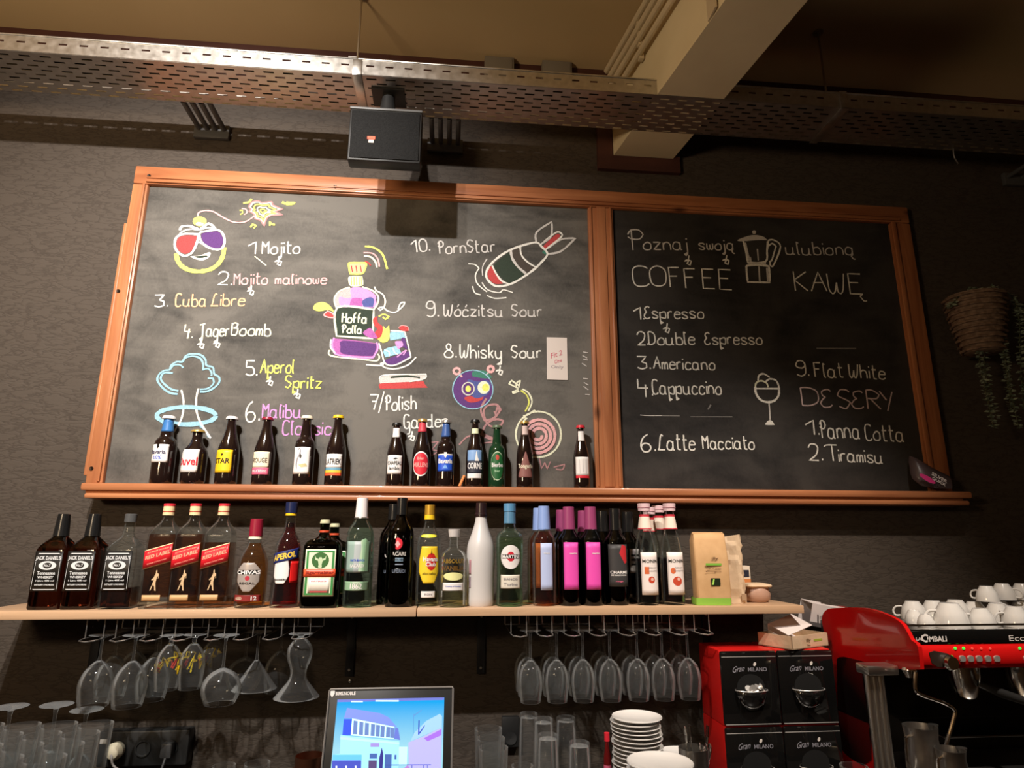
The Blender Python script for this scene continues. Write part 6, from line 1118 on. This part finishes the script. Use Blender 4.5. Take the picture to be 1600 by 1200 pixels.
cups([
 (1430, -.250, ZT, 1.0, .0, 2.4, 0, 'white cup upside down at the left end of the pile, back'), (1462, -.235, ZT, 1.0, 0, 2.6, 0, 'white cup upside down, second in the back row'), (1487, -.46, ZT, 1.22, 0, 2.9, 0, 'largest white cup, upside down in front left with no handle showing'),
 (1498, -.245, ZT, 1.05, 0, 1.2, 0, 'white cup upside down right behind the largest cup'), (1430, -.36, ZT, .70, 0, 1.0, 0, 'small white cup at the front left corner of the pile'), (1447, -.44, ZT, .62, 0, .4, 0, 'smallest white cup lying low beside the largest one'),
 (1535, -.47, ZT, .95, 0, 2.8, 0, 'white cup upside down in front, handle to the left'), (1589, -.46, ZT, 1.0, 0, 2.9, 0, 'white cup upside down in front at the right edge'), (1527, -.25, ZT, .95, 0, 2, 0, 'white cup upside down in back row above the front handle cup'),
 (1562, -.36, ZT, 1.0, 0, 4.2, 0, 'white cup upside down in the middle of the pile'), (1566, -.24, ZT, 1.0, 0, 5, 0, 'white cup upside down in back row under the stacked ones'), (1602, -.25, ZT, 1.0, 0, 5, 0, 'white cup upside down in back row at the right edge'),
 (1636, -.36, ZT, 1.0, 0, 5, 0, 'white cup upside down in the middle row at right edge'),
 (1550, -.30, ZT+.060, .85, 0, 2, 0, 'white cup of the upper layer, left one'), (1576, -.245, ZT+.0605, .92, 0, 5.3, 0, 'white cup of upper layer with handle facing out'), (1607, -.25, ZT+.0605, .92, 0, 5.3, 0, 'white cup of upper layer at the right edge')])
# ================================================================ hanging plant
p = P(1532, 505, -.12); zb2 = P(1535, 551, -.12).z; zt2 = P(1535, 463, -.12).z
pb = thing('hanging_plant', 'woven wall basket with trailing grey green plant right of the chalkboard', 'plant', (p.x, -.11, zb2)); H = zt2-zb2
wick = noisy('wicker', (.12, .075, .05), (.24, .16, .11), (60, 60, 60), .8, .2)
obj('basket_wall', MB().loft([(0, .060, .055, 2), (.004, .068, .062, 2), (H*.5, .092, .085, 2), (H, .108, .10, 2), (H+.002, .100, .094, 2)], 28), wick, pb)
for i in range(11):
    f = (i+.5)/11; r = .068+(.108-.068)*f**.8+.004; mb = MB(); n = 40
    mb.tube([((r+.0035*math.sin(k*PI/2+i*PI))*math.cos(2*PI*k/n), (r*.92+.0035*math.sin(k*PI/2+i*PI))*math.sin(2*PI*k/n), H*f) for k in range(n+1)], .0062, 6); obj('woven_strand', mb, wick, pb)
obj('wall_hook', MB().tube([(0, .09, H*.8), (0, .118, H*.9), (0, .124, H*1.1)], .004, 8), galv, pb)
leafm = noisy('grey_green_leaf', (.24, .31, .22), (.40, .46, .36), (30, 30, 30), .6); stemm = mat('plant_stem', (.09, .10, .05), .7)
def strand(pxs, y0, name='trailing_stem', dens=.0062, ls=.018):
    pts = smooth_pl([Vector(P(a, b, y0+dy))-Vector(pb.location) for a, b, dy in pxs], 8, 170); o = obj(name, MB().tube(pts, .0016, 5), stemm, pb)
    mb = MB(); acc = 0
    for i in range(1, len(pts)):
        seg = (pts[i]-pts[i-1]).length; acc += seg
        while acc > dens:
            acc -= dens
            for s in (-1, 1):
                a = random.uniform(-.9, .9); d = Vector((s*math.cos(a), math.sin(a)*.8-.3, random.uniform(-.5, .35))).normalized(); c = pts[i]+Vector((random.uniform(-.002, .002), 0, random.uniform(-.003, .003)))
                L = ls*random.uniform(.8, 1.35); w2 = L*.36; n = d.cross(Vector((0, 0, 1))).normalized(); u = Vector((0, 0, 1)) if abs(d.z) < .9 else Vector((1, 0, 0)); q = (n*math.cos(a)+u*math.sin(a))*w2
                up = d.cross(q).normalized()*.0015
                mb.add([c, c+d*L*.45+q, c+d*L, c+d*L*.45-q, c+d*L*.5+up], [(0, 1, 4), (1, 2, 4), (2, 3, 4), (3, 0, 4)])
    l = obj('leaves', mb, leafm, o, fix=False, smooth=60); l['kind'] = 'stuff'
random.seed(11)
for s in ([(1532, 470, .02), (1530, 560, 0), (1540, 610, 0), (1552, 668, 0)], [(1535, 475, .0), (1538, 560, .02), (1546, 620, .02), (1556, 650, .02)], [(1556, 455, .02), (1560, 500, -.015), (1570, 560, -.01), (1578, 610, 0), (1592, 668, 0)], [(1560, 470, .02), (1568, 540, 0), (1574, 600, .01), (1580, 640, .01)],
          [(1580, 462, .03), (1592, 500, .0), (1594, 560, .0), (1600, 640, .01)], [(1590, 470, .03), (1604, 520, .0), (1602, 600, .0), (1606, 660, .0)], [(1530, 465, .0), (1505, 462, .0), (1492, 470, .0), (1482, 482, .0)], [(1535, 465, .0), (1520, 450, .0), (1508, 462, .0)], [(1545, 465, .0), (1550, 447, .0), (1558, 458, -.01), (1556, 480, -.02)], [(1560, 465, .0), (1578, 460, .0), (1590, 480, .0), (1600, 500, .0)], [(1540, 465, .01), (1530, 452, 0), (1520, 460, 0)]):
    strand(s, -.14)
MATS['speaker_cloth'].node_tree.nodes['Principled BSDF'].inputs['Specular IOR Level'].default_value = .08
